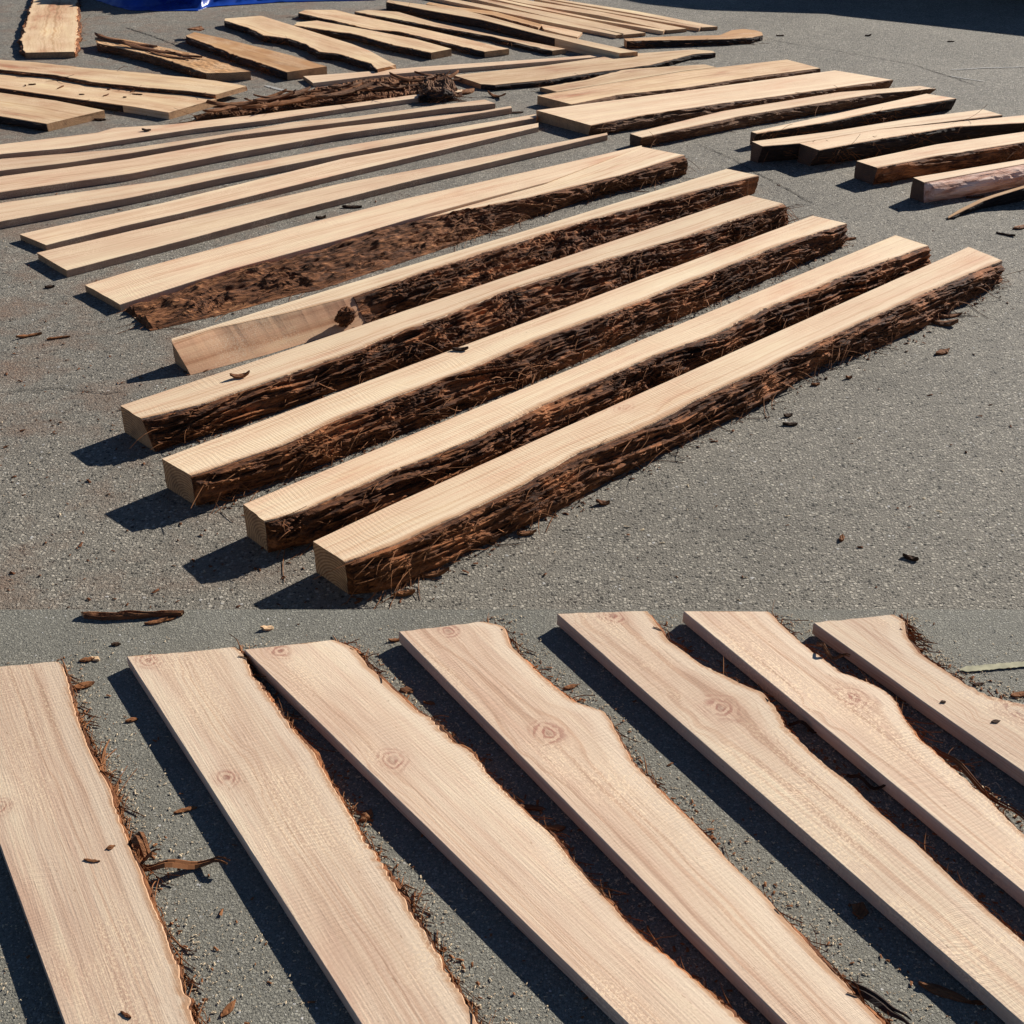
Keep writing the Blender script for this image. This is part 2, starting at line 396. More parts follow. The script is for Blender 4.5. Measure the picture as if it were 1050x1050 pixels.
def plank(name, label, cat, F, N, top, th=None, base=0.0, G=None, group=None, mat='plank', bark_mat='bark',
          near=None, far=None, sample=.03, cols=10, knots=(), seed=1, smooth=.012, fibres=0, fibre_mat='fibre',
          rough=0.0, jag=0.0, edge=.0005, slope=0.0, face_mat=None, body='sawn_wood', dens=1.0, flen=1.0, ends=(0, 0), zlim=None, end_mat='end'):
    """A sawn length of timber.  F, N: its far and near top edges; top: height of its top at both ends; th: thickness.
    near / far: dict(amp, bulge, thick, s0, s1, rows) gives that side a bark part."""
    z0, z1 = (top if isinstance(top, tuple) else (top, top))
    th = th if th is not None else max(z0, z1) - .001

    def conv(poly):
        poly = np.asarray(poly, float)
        d = np.r_[0, np.cumsum(np.linalg.norm(np.diff(poly, axis=0), axis=1))]; d /= d[-1]
        return [at(x, y, base + z0 + (z1 - z0) * q) for (x, y), q in zip(poly, d)]
    fw, nw = np.array(conv(F)), np.array(conv(N))
    L = np.linalg.norm((fw[-1] + nw[-1] - fw[0] - nw[0])[:2]) / 2
    n = max(8, int(L / sample))
    fw, nw = resample(fw, n, smooth), resample(nw, n, smooth)
    ax = (fw[-1] + nw[-1] - fw[0] - nw[0])[:2]; rz = math.atan2(ax[1], ax[0])
    org = np.array([*((fw.mean(0) + nw.mean(0))[:2] / 2), base])
    R = np.array([[math.cos(rz), math.sin(rz), 0], [-math.sin(rz), math.cos(rz), 0], [0, 0, 1]])
    loc = lambda p: (np.asarray(p) - org) @ R.T
    f, nn = loc(fw), loc(nw)                          # local: x along, +y far side, -y near side
    sgn = 1.0 if (f[:, 1] - nn[:, 1]).mean() > 0 else -1.0
    s = np.linspace(0, 1, n)
    X = nn[:, 0]
    if jag:
        for arr, sd in ((f, 1), (nn, -1)):
            if (sd == 1 and far) or (sd == -1 and near) or rough:
                arr[:, 1] += sgn * sd * (fbm(arr[:, 0] * 9, arr[:, 0] * 0, seed + 5 * sd, 4) - .55) * 2 * jag
    for arr, sd, lv in ((f, 1, far), (nn, -1, near)):
        if lv and jag:
            arr[:, 1] += sgn * sd * jag * (.15 + 1.5 * vn(arr[:, 0] * 6.3, arr[:, 0] * 0, seed + 80) ** 2) * ((fbm(arr[:, 0] * 19, arr[:, 0] * 0, seed + 81, 3) - .5) * 1.6 + (vn(arr[:, 0] * 150, arr[:, 0] * 0, seed + 82) - .5) * 1.1)
    f[:, 1] += (vn(f[:, 0] * 23, f[:, 0] * 0, seed + 3) - .5) * 2 * edge
    nn[:, 1] += (vn(nn[:, 0] * 23, nn[:, 0] * 0, seed + 4) - .5) * 2 * edge
    # bottom edge of the near face
    if G is not None:
        gw = resample([at(x, y, base) for x, y in G], n, smooth)
        g = loc(gw)
        g[:, 2] = .001
        g[:, 0] = nn[:, 0] * .8 + g[:, 0] * .2
    else:
        g = nn.copy(); g[:, 2] -= th; g[:, 1] -= sgn * slope
    fb = f.copy(); fb[:, 2] -= th
    if rough > .03:
        kz = (.3 + .7 * np.sqrt(np.sin(np.pi * np.clip(s, .02, .98)))) * (.75 + .5 * vn(s * 9, s * 0, seed + 90))
        f[:, 2] *= kz; nn[:, 2] *= kz; g[:, 2] = 0; fb[:, 2] = 0
    alone = not near and not far
    root = None if alone else thing(name, label, cat, org, rz, group)
    # --- sawn body: ring per section
    cz = .0025 if not rough else .004
    V = []; gr = []; kn = []; kr = []; sap = []
    vs = np.linspace(0, 1, cols)
    top_pts = f[:, None, :] * (1 - vs[None, :, None]) + nn[:, None, :] * vs[None, :, None]
    W = np.abs(f[:, 1] - nn[:, 1]); Wm = W.mean()
    tg = (vs[None, :] * (.45 * W[:, None] + .55 * Wm))
    tk = np.zeros_like(tg); tr = np.ones_like(tg) * 9
    for kx, ky, ka in knots:
        kp = loc(at(kx, ky, base + z0))
        i0 = np.argmin(np.abs(top_pts[:, cols // 2, 0] - kp[0]))
        j0 = np.argmin(np.abs(top_pts[i0, :, 1] - kp[1]))
        gk = tg[i0, j0]
        dx = (top_pts[:, :, 0] - kp[0]) / (ka * 1.5); dy = (top_pts[:, :, 1] - kp[1]) / (ka * 1.15)
        r2 = (dx * dx + dy * dy) * (.65 + .9 * vn(top_pts[:, :, 0] * 26, top_pts[:, :, 1] * 34, seed + 70))
        infl = 1 / (1 + (dx / 2.6) ** 2 + (dy / 2.6) ** 2) ** 1.5
        push = np.sign(tg - gk) * 0 + (gk - tg) * .85 * np.exp(-r2 / 8.0)
        tg = tg + push + np.where(tg > gk, .55, -.35) * ka * infl * np.exp(-(dy / 5) ** 2)
        tk = np.maximum(tk, np.exp(-(r2 / 1.3) ** 1.5)); tr = np.where(r2 < tr ** 2, np.sqrt(r2), tr)
    tsap = np.full_like(tg, .5)
    if near:
        tsap = np.minimum(tsap, (1 - vs)[None, :] * W[:, None])
    if far:
        tsap = np.minimum(tsap, vs[None, :] * W[:, None])
    if rough:
        xx, yy = top_pts[:, :, 0], top_pts[:, :, 1]
        hump = np.sin(np.pi * np.clip(vs, 0, 1))[None, :]
        q = ridged(xx * 2.6 + 2 * vn(xx * 3, yy * 3, seed), yy * 55 + 6 * vn(xx * 2.5, yy * 4, seed + 1), seed + 2, 3) - .6
        top_pts[:, :, 2] += rough * (q * 1.3 + .8 * (fbm(xx * 3, yy * 6, seed + 9) - .5) + .45 * hump * 0 - .25) * (.35 + .65 * hump)
    ch = np.array([0, 0, cz])
    tp = top_pts.copy()
    ring = [tp[:, 0] - [0, 0, cz]] + [tp[:, 0] + np.array([0, -sgn * cz * .8, 0])] + [tp[:, j] for j in range(1, cols - 1)] + [tp[:, -1] + np.array([0, sgn * cz * .8, 0])] + [tp[:, -1] - [0, 0, cz]]
    gg = [tg[:, 0]] + [tg[:, j] for j in range(cols)] + [tg[:, -1]]
    kk = [tk[:, 0]] + [tk[:, j] for j in range(cols)] + [tk[:, -1]]
    rr = [tr[:, 0]] + [tr[:, j] for j in range(cols)] + [tr[:, -1]]
    ss = [tsap[:, 0]] + [tsap[:, j] for j in range(cols)] + [tsap[:, -1]]
    nside = 4 if th > .06 else 2
    for q in range(1, nside + 1):
        w = q / nside
        ring.append(ring[cols + 1] * (1 - w) + g * w); gg.append(0 * tg[:, -1] + Wm + th * w); kk.append(kk[-1] * 0); rr.append(rr[-1]); ss.append(ss[-1] * 0 + .5)
    for q in range(0, nside):
        w = q / nside
        ring.append(fb * (1 - w) + ring[0] * w); gg.append(0 * tg[:, 0] - th * (1 - w)); kk.append(kk[-1] * 0); rr.append(rr[-1]); ss.append(ss[-1] * 0 + .5)
    m = len(ring)
    V = np.stack(ring, 1)
    for e, sg in ((0, -1), (n - 1, 1)):               # slightly uneven saw cut at both ends
        V[e, :, 0] += (vn(V[e, :, 1] * 40, V[e, :, 2] * 40, seed + e) - .5) * .006
        if ends[0 if e == 0 else 1]:
            V[e, :, 0] += (fbm(V[e, :, 1] * 14, V[e, :, 2] * 3, seed + 40 + e) - .5) * ends[0 if e == 0 else 1]
    A = lambda q: np.stack(q, 1).reshape(-1)
    i = np.arange(n - 1)[:, None]; j = np.arange(m)[None, :]
    a = i * m + j; b = i * m + (j + 1) % m
    faces = np.stack([a, b, b + m, a + m], -1).reshape(-1, 4).tolist()
    side = np.zeros((n - 1, m), int)
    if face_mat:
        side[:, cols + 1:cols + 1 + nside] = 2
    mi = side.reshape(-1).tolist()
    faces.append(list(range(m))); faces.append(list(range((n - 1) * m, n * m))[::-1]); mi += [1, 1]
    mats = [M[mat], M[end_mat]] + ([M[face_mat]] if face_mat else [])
    bo = link(name if alone else body, V.reshape(-1, 3), faces, mats, root, mi, dict(gr=A(gg), kn=A(kk), kr=A(rr), sap=A(ss)))
    if alone:
        tag(bo, label, cat, group)
        bo.location = Vector([float(c) for c in org]); bo.rotation_euler = (0, 0, rz)
        return bo
    # --- bark
    for which, cfg in (('near', near), ('far', far)):
        if not cfg:
            continue
        tpn = (ring[cols + 1] if which == 'near' else ring[0]).copy()
        btm = (g if which == 'near' else fb).copy()
        out = -sgn if which == 'near' else sgn
        a0, a1 = cfg.get('s0', 0.0), cfg.get('s1', 1.0)
        sub = cfg.get('dens', 2.0) * dens
        nb = max(8, int((a1 - a0) * n * sub)); q = np.linspace(a0, a1, nb) * (n - 1)
        T = np.stack([np.interp(q, np.arange(n), tpn[:, c]) for c in range(3)], 1)
        B = np.stack([np.interp(q, np.arange(n), btm[:, c]) for c in range(3)], 1)
        rows = cfg.get('rows', 12)
        w = np.linspace(0, 1, rows)
        S_ = T[:, None] * (1 - w[None, :, None]) + B[:, None] * w[None, :, None]
        xx = S_[:, :, 0]; hh = np.linalg.norm(B - T, axis=1)[:, None] * w[None, :]
        amp, bul, tk_ = cfg.get('amp', .012), cfg.get('bulge', .01), cfg.get('thick', .01)
        warp = fbm(xx * 2.2, hh * 3, seed + 50, 2) * 2.2
        xf, vf = cfg.get('xf', 1.0), cfg.get('vf', 1.0)
        fur = ridged(xx * 3.4 * xf + warp * 1.6, hh * 52 * vf + warp * 3.2 * vf + xx * 1.2, seed + 51, 4)
        scale_ = fbm(xx * 8, hh * 16, seed + 52, 3)
        fine = ridged(xx * 9, hh * 120 * vf, seed + 53, 2)
        off = tk_ + bul * np.sin(np.pi * w)[None, :] + amp * ((fur - .62) * 2.2 + (scale_ - .5) * 1.6 + (fine - .6) * .7)
        taper = np.clip(w / .10, .25, 1)[None, :] * np.clip((1 - w) / .12, .2, 1)[None, :]
        et = np.clip(np.minimum(np.arange(nb), np.arange(nb)[::-1]) / (3.0 if a0 == 0 else .07 * nb), .25, 1)[:, None]
        off = np.maximum(off, .004) * np.maximum(taper * et, .22)
        hv = (T[:, 2] - B[:, 2]); wv = np.abs(B[:, 1] - T[:, 1]); ll = np.hypot(hv, wv) + 1e-6
        S_[:, :, 1] += out * off * (hv / ll)[:, None]
        S_[:, :, 2] += off * (wv / ll)[:, None] * (w < .999)[None, :]
        S_[:, :, 2] += amp * .5 * (fur - .6) * np.sin(np.pi * w)[None, :]
        S_[:, 0, 2] -= .001 + amp * .25 * fbm(xx[:, 0] * 30, xx[:, 0] * 0, seed + 60)
        S_[:, :, 2] = np.maximum(S_[:, :, 2], .0005)
        inn = np.stack([B, T], 1); inn[:, :, 1] -= out * .003; inn[:, 1, 2] -= .003; inn[:, 0, 2] += .001
        inn[:, :, 2] -= (.006 * wv / ll)[:, None]; inn[:, 0, 2] = np.maximum(inn[:, 0, 2], .0002)
        Vb = np.concatenate([S_, inn], 1); mb = rows + 2
        i = np.arange(nb - 1)[:, None]; j = np.arange(mb)[None, :]
        a = i * mb + j; b = i * mb + (j + 1) % mb
        fc = np.stack([a, b, b + mb, a + mb], -1).reshape(-1, 4).tolist()
        fc.append(list(range(mb))); fc.append(list(range((nb - 1) * mb, nb * mb))[::-1])
        bk = link('bark', Vb.reshape(-1, 3), fc, M[cfg.get('mat', bark_mat)], root)
        if cfg.get('label'):
            bk['label'] = cfg['label']
        nf = int(cfg.get('fibres', fibres))
        if nf:
            paths = []; wd = []
            r = np.random.RandomState(seed * 7 + (1 if which == 'near' else 2))
            clump = r.rand(max(3, nf // 22))
            for _ in range(nf):
                t = clump[r.randint(len(clump))] + r.randn() * .018 if r.rand() < .65 else r.rand()
                t = min(max(t, 0.01), .99)
                ii = int(t * (nb - 1)); jj = int(min(rows - 1, max(0, (r.rand() ** .9) * rows)))
                p = S_[ii, jj].copy()
                Ln = (.025 + .16 * r.rand() ** 2.8) * flen
                ang = r.randn() * .45 + (math.pi if r.rand() < .5 else 0)
                lift = abs(r.randn()) * .35
                d = np.array([math.cos(ang), out * lift, math.sin(ang) * .8 - .12])
                d /= np.linalg.norm(d)
                curl = np.array([0, out * r.randn() * .5, -.5 + r.randn() * .7])
                pth = []
                for k in range(5):
                    u = k / 4
                    pk = p + d * Ln * u + curl * Ln * .45 * u * u
                    pk[2] = max(pk[2], .003)
                    if zlim is not None:
                        pk[2] = min(pk[2], T[ii, 2] + zlim)
                    pth.append(pk)
                paths.append(np.array(pth)); wd.append((.0009 + (.0050 if r.rand() < .07 else .0016) * r.rand() ** 2) * flen ** .5)
            v_, f_ = ribbons(paths, wd)
            fo = link('bark_fibres', v_, f_, M[cfg.get('fibre_mat', fibre_mat)], bk, fix=False)
            fo['kind'] = 'stuff'
    return root


# ================================================================== setting
EDGE_Y = at(525, 625, STEP)[1]


def sheet(name, pts, z, mat):
    o = link(name, [(x, y, z) for x, y in pts], [list(range(len(pts)))], mat)
    return tag(o, kind='structure')


sheet('ground', [(-260, -40), (260, -40), (260, 400), (-260, 400)], 0.0, M['asph'])
tv = [(-14, -8, 0.004), (14, -8, 0.004), (14, EDGE_Y, .004), (-14, EDGE_Y, .004)]
tv += [(x, y, STEP) for x, y, _ in tv]
tag(link('terrace', tv, [(0, 1, 2, 3), (4, 5, 6, 7), (0, 1, 5, 4), (1, 2, 6, 5), (2, 3, 7, 6), (3, 0, 4, 7)], M['asphf']), kind='structure')


def strip(name, px, width, z, mat, base=0.0, wob=.3, seed=0):
    pts = resample([at(x, y, base) for x, y in px], 60, .02)
    V = []; r = np.random.RandomState(seed)
    for k, p in enumerate(pts):
        d = pts[min(k + 1, 59)] - pts[max(k - 1, 0)]; d /= np.linalg.norm(d)
        sd = np.array([-d[1], d[0], 0]); j = r.randn() * width * wob
        w = width * (.4 + .8 * r.rand() if wob > .45 else .85 + .3 * r.rand()) * min(1, k / 4 + .2, (59 - k) / 4 + .2)
        V += [p + sd * (j + w) + [0, 0, z], p + sd * (j - w) + [0, 0, z]]
    Fc = [(2 * k, 2 * k + 1, 2 * k + 3, 2 * k + 2) for k in range(59)]
    return tag(link(name, V, Fc, mat), kind='structure')


strip('pavement_crack', [(714, 148), (735, 156), (752, 163), (764, 171), (780, 180), (800, 190), (835, 210)], .004, .004, M['crack'], wob=1.0, seed=1)
strip('pavement_crack', [(786, 40), (812, 45), (850, 51), (900, 60), (935, 66), (990, 84), (1004, 90)], .005, .004, M['crack'], wob=1.0, seed=2)
strip('pavement_crack', [(128, 28), (150, 35), (172, 43), (185, 48)], .008, .004, M['crack'], wob=.7, seed=3)
strip('pavement_crack', [(0, 402), (60, 398), (110, 404), (130, 401)], .003, .004, M['crack'], wob=1.0, seed=4)
strip('painted_line', [(974, 72), (1010, 70), (1050, 69), (1100, 68)], .012, .004, M['scuff'], wob=.4, seed=5)
strip('painted_line', [(972, 78), (990, 81), (1010, 84)], .010, .004, M['scuff'], wob=.4, seed=6)
strip('painted_line', [(272, 88), (283, 91), (295, 94)], .022, .004, M['scuff'], wob=.1, seed=7)
strip('painted_line', [(984, 688), (1010, 685.5), (1050, 682), (1110, 677)], .010, .004, M['line'], base=STEP, wob=.06, seed=8)

# ================================================================== yard: the row of thick beams
BN = dict(amp=.023, bulge=.010, thick=.014, rows=28, dens=4.0, fibres=760)
GB = 'thick bark-edged beams laid side by side'
BEAMS = [
    ('thick square-ended beam with shaggy bark, front one of the row, nearest open asphalt',
     [(321, 555), (400, 518), (800, 339), (993, 253)],
     [(353, 576), (400, 560), (457, 534), (533, 498), (590, 465), (651, 442), (690, 423), (712, 410), (781, 378), (810, 363), (840, 350), (900, 322), (967, 292), (1028, 267)],
     [(359, 609), (400, 604), (476, 568), (579, 520), (629, 490), (705, 452), (790, 410), (847, 373), (907, 353), (953, 332), (1029, 287)], .136, [(640, 418, .035)]),
    ('thick beam with a nearly straight front edge, second from the front, between two others',
     [(249, 517), (400, 454.5), (918, 241)],
     [(271, 534), (304, 526), (400, 484), (476, 454), (560, 414), (606, 393), (667, 366), (731, 343), (783, 317), (867, 282), (952, 252)],
     [(277, 566), (340, 550), (420, 515), (560, 452), (700, 388), (800, 342), (955, 275)], .142, []),
    ('thick beam with cracked red bark and a loose dark chip lying on its top face',
     [(166, 470), (400, 382), (833, 221)],
     [(196, 488), (289, 456), (350, 427), (460, 385), (476, 380), (552, 347), (650, 311), (726, 280), (802, 250), (868, 229)],
     [(203, 518), (300, 488), (420, 442), (560, 386), (700, 325), (790, 285), (868, 250)], .138, []),
    ('thick beam with a curl of pale bark on top near its left end, fourth from the front',
     [(123, 416), (260, 370.5), (768, 200)],
     [(145, 429), (201, 416), (273, 391), (365, 359), (391, 347), (460, 322), (529, 294), (605, 271), (704, 242), (750, 226), (804, 209)],
     [(159, 463), (260, 430), (400, 382), (540, 335), (660, 290), (806, 232)], .130, []),
]
for k, (lab, F_, N_, G_, t_, kn_) in enumerate(BEAMS):
    plank('timber_beam', lab, 'beam', F_, N_, t_, G=G_, group=GB, mat='beam', near=dict(BN), zlim=.012, seed=20 + k, sample=.02, cols=14, knots=kn_, jag=.004)
WB = plank('timber_beam', 'wedge-faced beam whose left front end is bare pinkish wood without bark', 'beam',
      [(176, 347), (350, 293), (560, 230), (745, 173)],
      [(177, 351), (220, 337), (300, 320), (357, 305), (433, 279), (529, 248), (605, 225), (700, 199), (778, 180)], .13,
      G=[(201, 383), (280, 362), (400, 325), (540, 283), (660, 242), (780, 196)], group=GB, mat='beam', face_mat='face',
      zlim=.010, near=dict(BN, s0=.235, fibres=500), seed=31, sample=.02, cols=10, jag=.004)


def stub(root, px, py, z, rad, mat):
    p = at(px, py, z) - np.array(root.location); a = root.rotation_euler.z
    p = np.array([p[0] * math.cos(a) + p[1] * math.sin(a), -p[0] * math.sin(a) + p[1] * math.cos(a), z])
    bm = bmesh.new(); bmesh.ops.create_icosphere(bm, subdivisions=4, radius=1.0)
    for v in bm.verts:
        c = v.co
        k = 1 + .55 * (float(ridged(c.x * 2.5 + c.z * 3, c.y * 3 + c.z * 2, 77, 3)) - .6) + .3 * (float(vn(c.x * 7, c.z * 7 + c.y * 3, 5)) - .5)
        v.co = Vector((p[0] + c.x * rad * 1.15 * k, p[1] + c.y * rad * .38 * k, max(.004, p[2] + c.z * rad * k)))
    me = bpy.data.meshes.new('knot'); bm.to_mesh(me); bm.free(); me.materials.append(M[mat])
    o = bpy.data.objects.new('knot', me); COL.objects.link(o); o.parent = root
    o['label'] = 'dark broken knot where the bark begins'


stub(WB, 354, 325, .07, .048, 'bark')
plank('timber_slab', 'wedge slab with a broad sloping face of rough dark bark beside the cracked plank', 'slab',
      [(124, 314), (200, 287), (300, 260), (350, 244), (414, 225), (480, 206), (560, 187), (658, 150.5)],
      [(127, 317), (200, 291), (300, 264), (350, 248.5), (414, 229), (452, 220.5), (544, 202), (635, 180), (702, 159)], (.006, .128),
      G=[(143, 343), (220, 325), (300, 303), (315, 301), (452, 256), (605, 203), (703, 179)], group='slabs between the thin planks and the beams', mat='beam',
      near=dict(amp=.024, bulge=.022, thick=.014, rows=60, dens=3.4, fibres=700, mat='barkred2', vf=.42, xf=.8), flen=1.2, zlim=.004, seed=37, sample=.022, cols=8)
plank('timber_plank', 'long thin plank with a crack at its right tip, leaning on the rough bark slab', 'plank',
      [(87, 292), (133, 278), (300, 233), (414, 204), (567, 170), (658, 149)],
      [(123, 312), (233, 277), (350, 245), (414, 226), (480, 208), (560, 187), (658, 150.5)], (.042, .130), th=.040,
      group='slabs between the thin planks and the beams', mat='beam', seed=38, sample=.03, cols=10)

# ------------------------------------------------------------------ long thin planks on the left
GP = 'long thin planks lying at the left of the yard'
TH = .043
PL = [
    ('thin pale plank nearest the cracked plank, its square left end casting a dark shadow',
     [(38, 259), (133, 237), (350, 188), (490, 162), (622, 136)], [(68, 277), (200, 243), (300, 216), (414, 187), (529, 160), (623, 138)], TH),
    ('thin pale plank with its square left end touching the plank nearest the cracked one',
     [(20, 240), (167, 208), (350, 163), (552, 126)], [(47, 251), (133, 230), (187, 218), (350, 178), (552, 130)], TH * .9),
    ('thin straight plank running off the left picture edge, third one from the cracked plank',
     [(-90, 228), (0, 208), (167, 185), (350, 150), (549, 117)], [(-90, 247), (0, 227), (133, 202.5), (233, 181), (350, 158), (550, 120.5)], TH * 1.1),
    ('thin plank running off the left edge with a chipped block-like right end',
     [(-90, 199), (0, 181), (133, 163), (233, 145), (350, 130), (493, 114), (524, 108.5)], [(-90, 215), (0, 197), (133, 178), (233, 158), (350, 137), (455, 122), (525, 110.5)], TH * 1.1),
    ('thin plank with a pale splintered right tip, directly behind the chipped-end plank',
     [(-90, 177), (0, 163), (133, 152), (233, 137), (300, 125), (360, 120), (455, 107), (497, 102)], [(-90, 189), (0, 175), (67, 167), (133, 157), (233, 140), (300, 131.5), (360, 124), (455, 111), (508, 106)], TH),
    ('thin plank with a bulge in its back edge, rearmost of the long left planks',
     [(-90, 160), (0, 148), (67, 140), (100, 136), (117, 131), (150, 129), (167, 128), (180, 127), (275, 116), (360, 106), (455, 93), (474, 91.5)], [(-90, 171), (0, 158), (67, 152), (127, 143), (200, 132), (275, 123), (360, 110), (451, 97), (474, 94)], TH * .85),
]
for k, (lab, F_, N_, t_) in enumerate(PL):
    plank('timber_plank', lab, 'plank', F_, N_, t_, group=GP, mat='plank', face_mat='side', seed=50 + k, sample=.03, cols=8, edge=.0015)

# ------------------------------------------------------------------ wide slab and neighbours
NB = dict(amp=.016, bulge=.012, thick=.010, rows=12, dens=2.0, fibres=60)
plank('timber_slab', 'broad thick live-edge slab with light wood and cracked bark front, resting in the middle of the yard', 'slab',
      [(550, 113), (635, 102), (740, 88), (856, 72)], [(606, 128.5), (654, 119), (740, 106), (795, 99), (900, 84), (916, 82)], .085,
      G=[(607, 138), (660, 132), (740, 119), (800, 109), (900, 94), (917, 90)], mat='beam', near=dict(NB, mat='barkgrey', amp=.024), seed=60, sample=.04, cols=12, jag=.006)
plank('timber_slab', 'broad rough slab with thin bark edge, behind the broad thick slab', 'slab',
      [(551, 98), (616, 87), (702, 73), (807, 61)], [(586, 107), (635, 97), (702, 90), (776, 78), (841, 70)], .07, mat='far',
      near=dict(NB, amp=.012, fibres=40, rows=8, mat='barkgrey'), seed=61, sample=.04, cols=10, jag=.006)
plank('timber_board', 'narrow pale board with ragged far edge, partly hidden behind the broad rough slab', 'board',
      [(554, 89.5), (600, 82), (640, 71), (690, 68), (722, 66)], [(571, 94), (620, 86), (702, 72.5), (735, 69)], .035, mat='far', far=dict(NB, amp=.01, fibres=30, rows=6), seed=62, sample=.05, cols=8, jag=.012)
plank('timber_slab', 'wide orange-tan slab with dark ragged front edge, left end touching the bark pile', 'slab',
      [(465, 77), (560, 67), (635, 56), (711, 50.5), (730, 52)], [(493, 86), (507, 87), (560, 82), (597, 76), (664, 67), (711, 55.5), (734, 54)], .045, mat='far',
      near=dict(NB, amp=.016, rows=8, fibres=60, mat='barkdark'), seed=63, sample=.04, cols=10, jag=.008)
plank('timber_plank', 'very narrow pale plank lying behind the bark pile, tip pointing at the long leaning beam', 'plank',
      [(311, 78), (380, 73), (436, 68), (560, 60), (640, 54)], [(321, 85), (380, 78), (436, 73), (560, 63), (640, 56)], .035, mat='plank', seed=64, sample=.05, cols=6)

GR = 'dark-barked beams at the right of the yard'
RN = dict(amp=.014, bulge=.010, thick=.010, rows=14, dens=2.2, fibres=110)
RB = [
    ('slim beam with bark front, directly in front of the broad thick slab',
     [(646, 137), (740, 114), (860, 94.5), (943, 88)], [(658, 141), (700, 132), (760, 119), (850, 104), (900, 96), (960, 91)], .085, [(660, 150), (700, 143), (760, 131), (850, 115), (960, 97)], 'barkgrey'),
    ('short beam with splinters on its front and dark right end, behind the stepped pair',
     [(770, 135), (850, 118), (950, 96)], [(776, 137), (850, 125), (900, 114), (981, 101)], .10, [(777, 147), (850, 136), (900, 126), (978, 112)], 'barkdark'),
    ('beam standing side by side against its longer neighbour, offset to the left of it',
     [(771, 145), (850, 135), (930, 122), (1008, 112)], [(782, 150), (820, 147), (900, 133), (1028, 118)], .135, [(783, 166), (830, 162), (900, 150), (1028, 133)], 'barkdark'),
    ('long dark-sided beam running off the right edge, its left end stepped beside a shorter neighbour',
     [(820, 147), (900, 133), (1050, 118), (1110, 110)], [(840, 154), (900, 143), (980, 130), (1050, 126), (1112, 117)], .135, [(832, 170), (900, 161), (960, 150), (1050, 139), (1112, 131)], 'barkdark'),
    ('beam with a square dark left end and scabby bark, between the stepped pair and the bleached log',
     [(878, 165), (960, 148), (1050, 135), (1110, 126)], [(900, 172), (960, 160), (1050, 146), (1112, 136)], .12, [(892, 190), (960, 178), (1050, 163), (1112, 152)], 'bark'),
]
for k, (lab, F_, N_, t_, G_, bm_) in enumerate(RB):
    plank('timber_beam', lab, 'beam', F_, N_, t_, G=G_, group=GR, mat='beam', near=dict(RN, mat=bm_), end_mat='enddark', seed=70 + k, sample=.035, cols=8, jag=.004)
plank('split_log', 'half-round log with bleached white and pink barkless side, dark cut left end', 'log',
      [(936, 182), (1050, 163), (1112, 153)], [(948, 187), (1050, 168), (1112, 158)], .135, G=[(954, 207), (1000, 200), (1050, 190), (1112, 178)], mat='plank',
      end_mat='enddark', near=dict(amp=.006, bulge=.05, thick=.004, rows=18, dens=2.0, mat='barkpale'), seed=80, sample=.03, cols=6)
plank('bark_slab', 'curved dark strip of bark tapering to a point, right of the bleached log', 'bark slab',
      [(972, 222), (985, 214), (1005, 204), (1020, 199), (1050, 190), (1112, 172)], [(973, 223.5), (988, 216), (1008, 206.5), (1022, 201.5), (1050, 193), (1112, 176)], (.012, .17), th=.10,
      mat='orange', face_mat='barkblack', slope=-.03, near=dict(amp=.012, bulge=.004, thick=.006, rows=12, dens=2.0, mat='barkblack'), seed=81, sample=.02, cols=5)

# ------------------------------------------------------------------ boards at the back left
plank('timber_slab', 'pale wide slab with bark on both edges pointing straight away, back left corner', 'slab',
      [(24, 54), (22, 40), (27, 22), (34, 0), (44, -34)], [(76, 53), (80, 38), (79.5, 20), (79, 0), (78, -34)], .055, mat='far',
      near=dict(NB, amp=.02, rows=8, fibres=60), far=dict(NB, amp=.02, rows=8, fibres=60), seed=90, sample=.04, cols=10, jag=.02)
GL = 'boards stacked in a slant at the left edge'
plank('timber_board', 'long live-edge board with brown wane strip, topmost of three at the left edge', 'board',
      [(-60, 58), (0, 61), (38, 64), (95, 70), (152, 75), (218, 82), (253, 88)], [(-60, 66), (0, 71), (57, 77), (95, 84), (152, 90), (200, 94), (221, 97)], .085, th=.04, mat='far', group=GL,
      near=dict(NB, amp=.012, rows=6, thick=.006, fibres=60), far=dict(NB, amp=.01, rows=6, thick=.006, fibres=30), seed=91, sample=.04, cols=8, jag=.01)
plank('timber_board', 'wide tan board littered with dark splinters, middle of three at the left edge', 'board',
      [(-60, 66), (0, 72), (57, 78.5), (152, 92), (222, 101.5)], [(-60, 84), (0, 90), (76, 101), (137, 109.5), (173, 115.5)], .055, mat='far', group=GL,
      near=dict(NB, amp=.010, rows=6, thick=.004, s1=.8, mat='barkdark', fibres=30), seed=92, sample=.04, cols=10)
plank('timber_board', 'short tan board cut square at its right end, frontmost of three at the left edge', 'board',
      [(-60, 86), (0, 95), (57, 103), (107, 113)], [(-60, 109), (0, 119), (48, 127)], .06, mat='far', group=GL,
      near=dict(NB, amp=.018, rows=8, thick=.004, mat='barkdark', fibres=40), seed=93, sample=.04, cols=10)

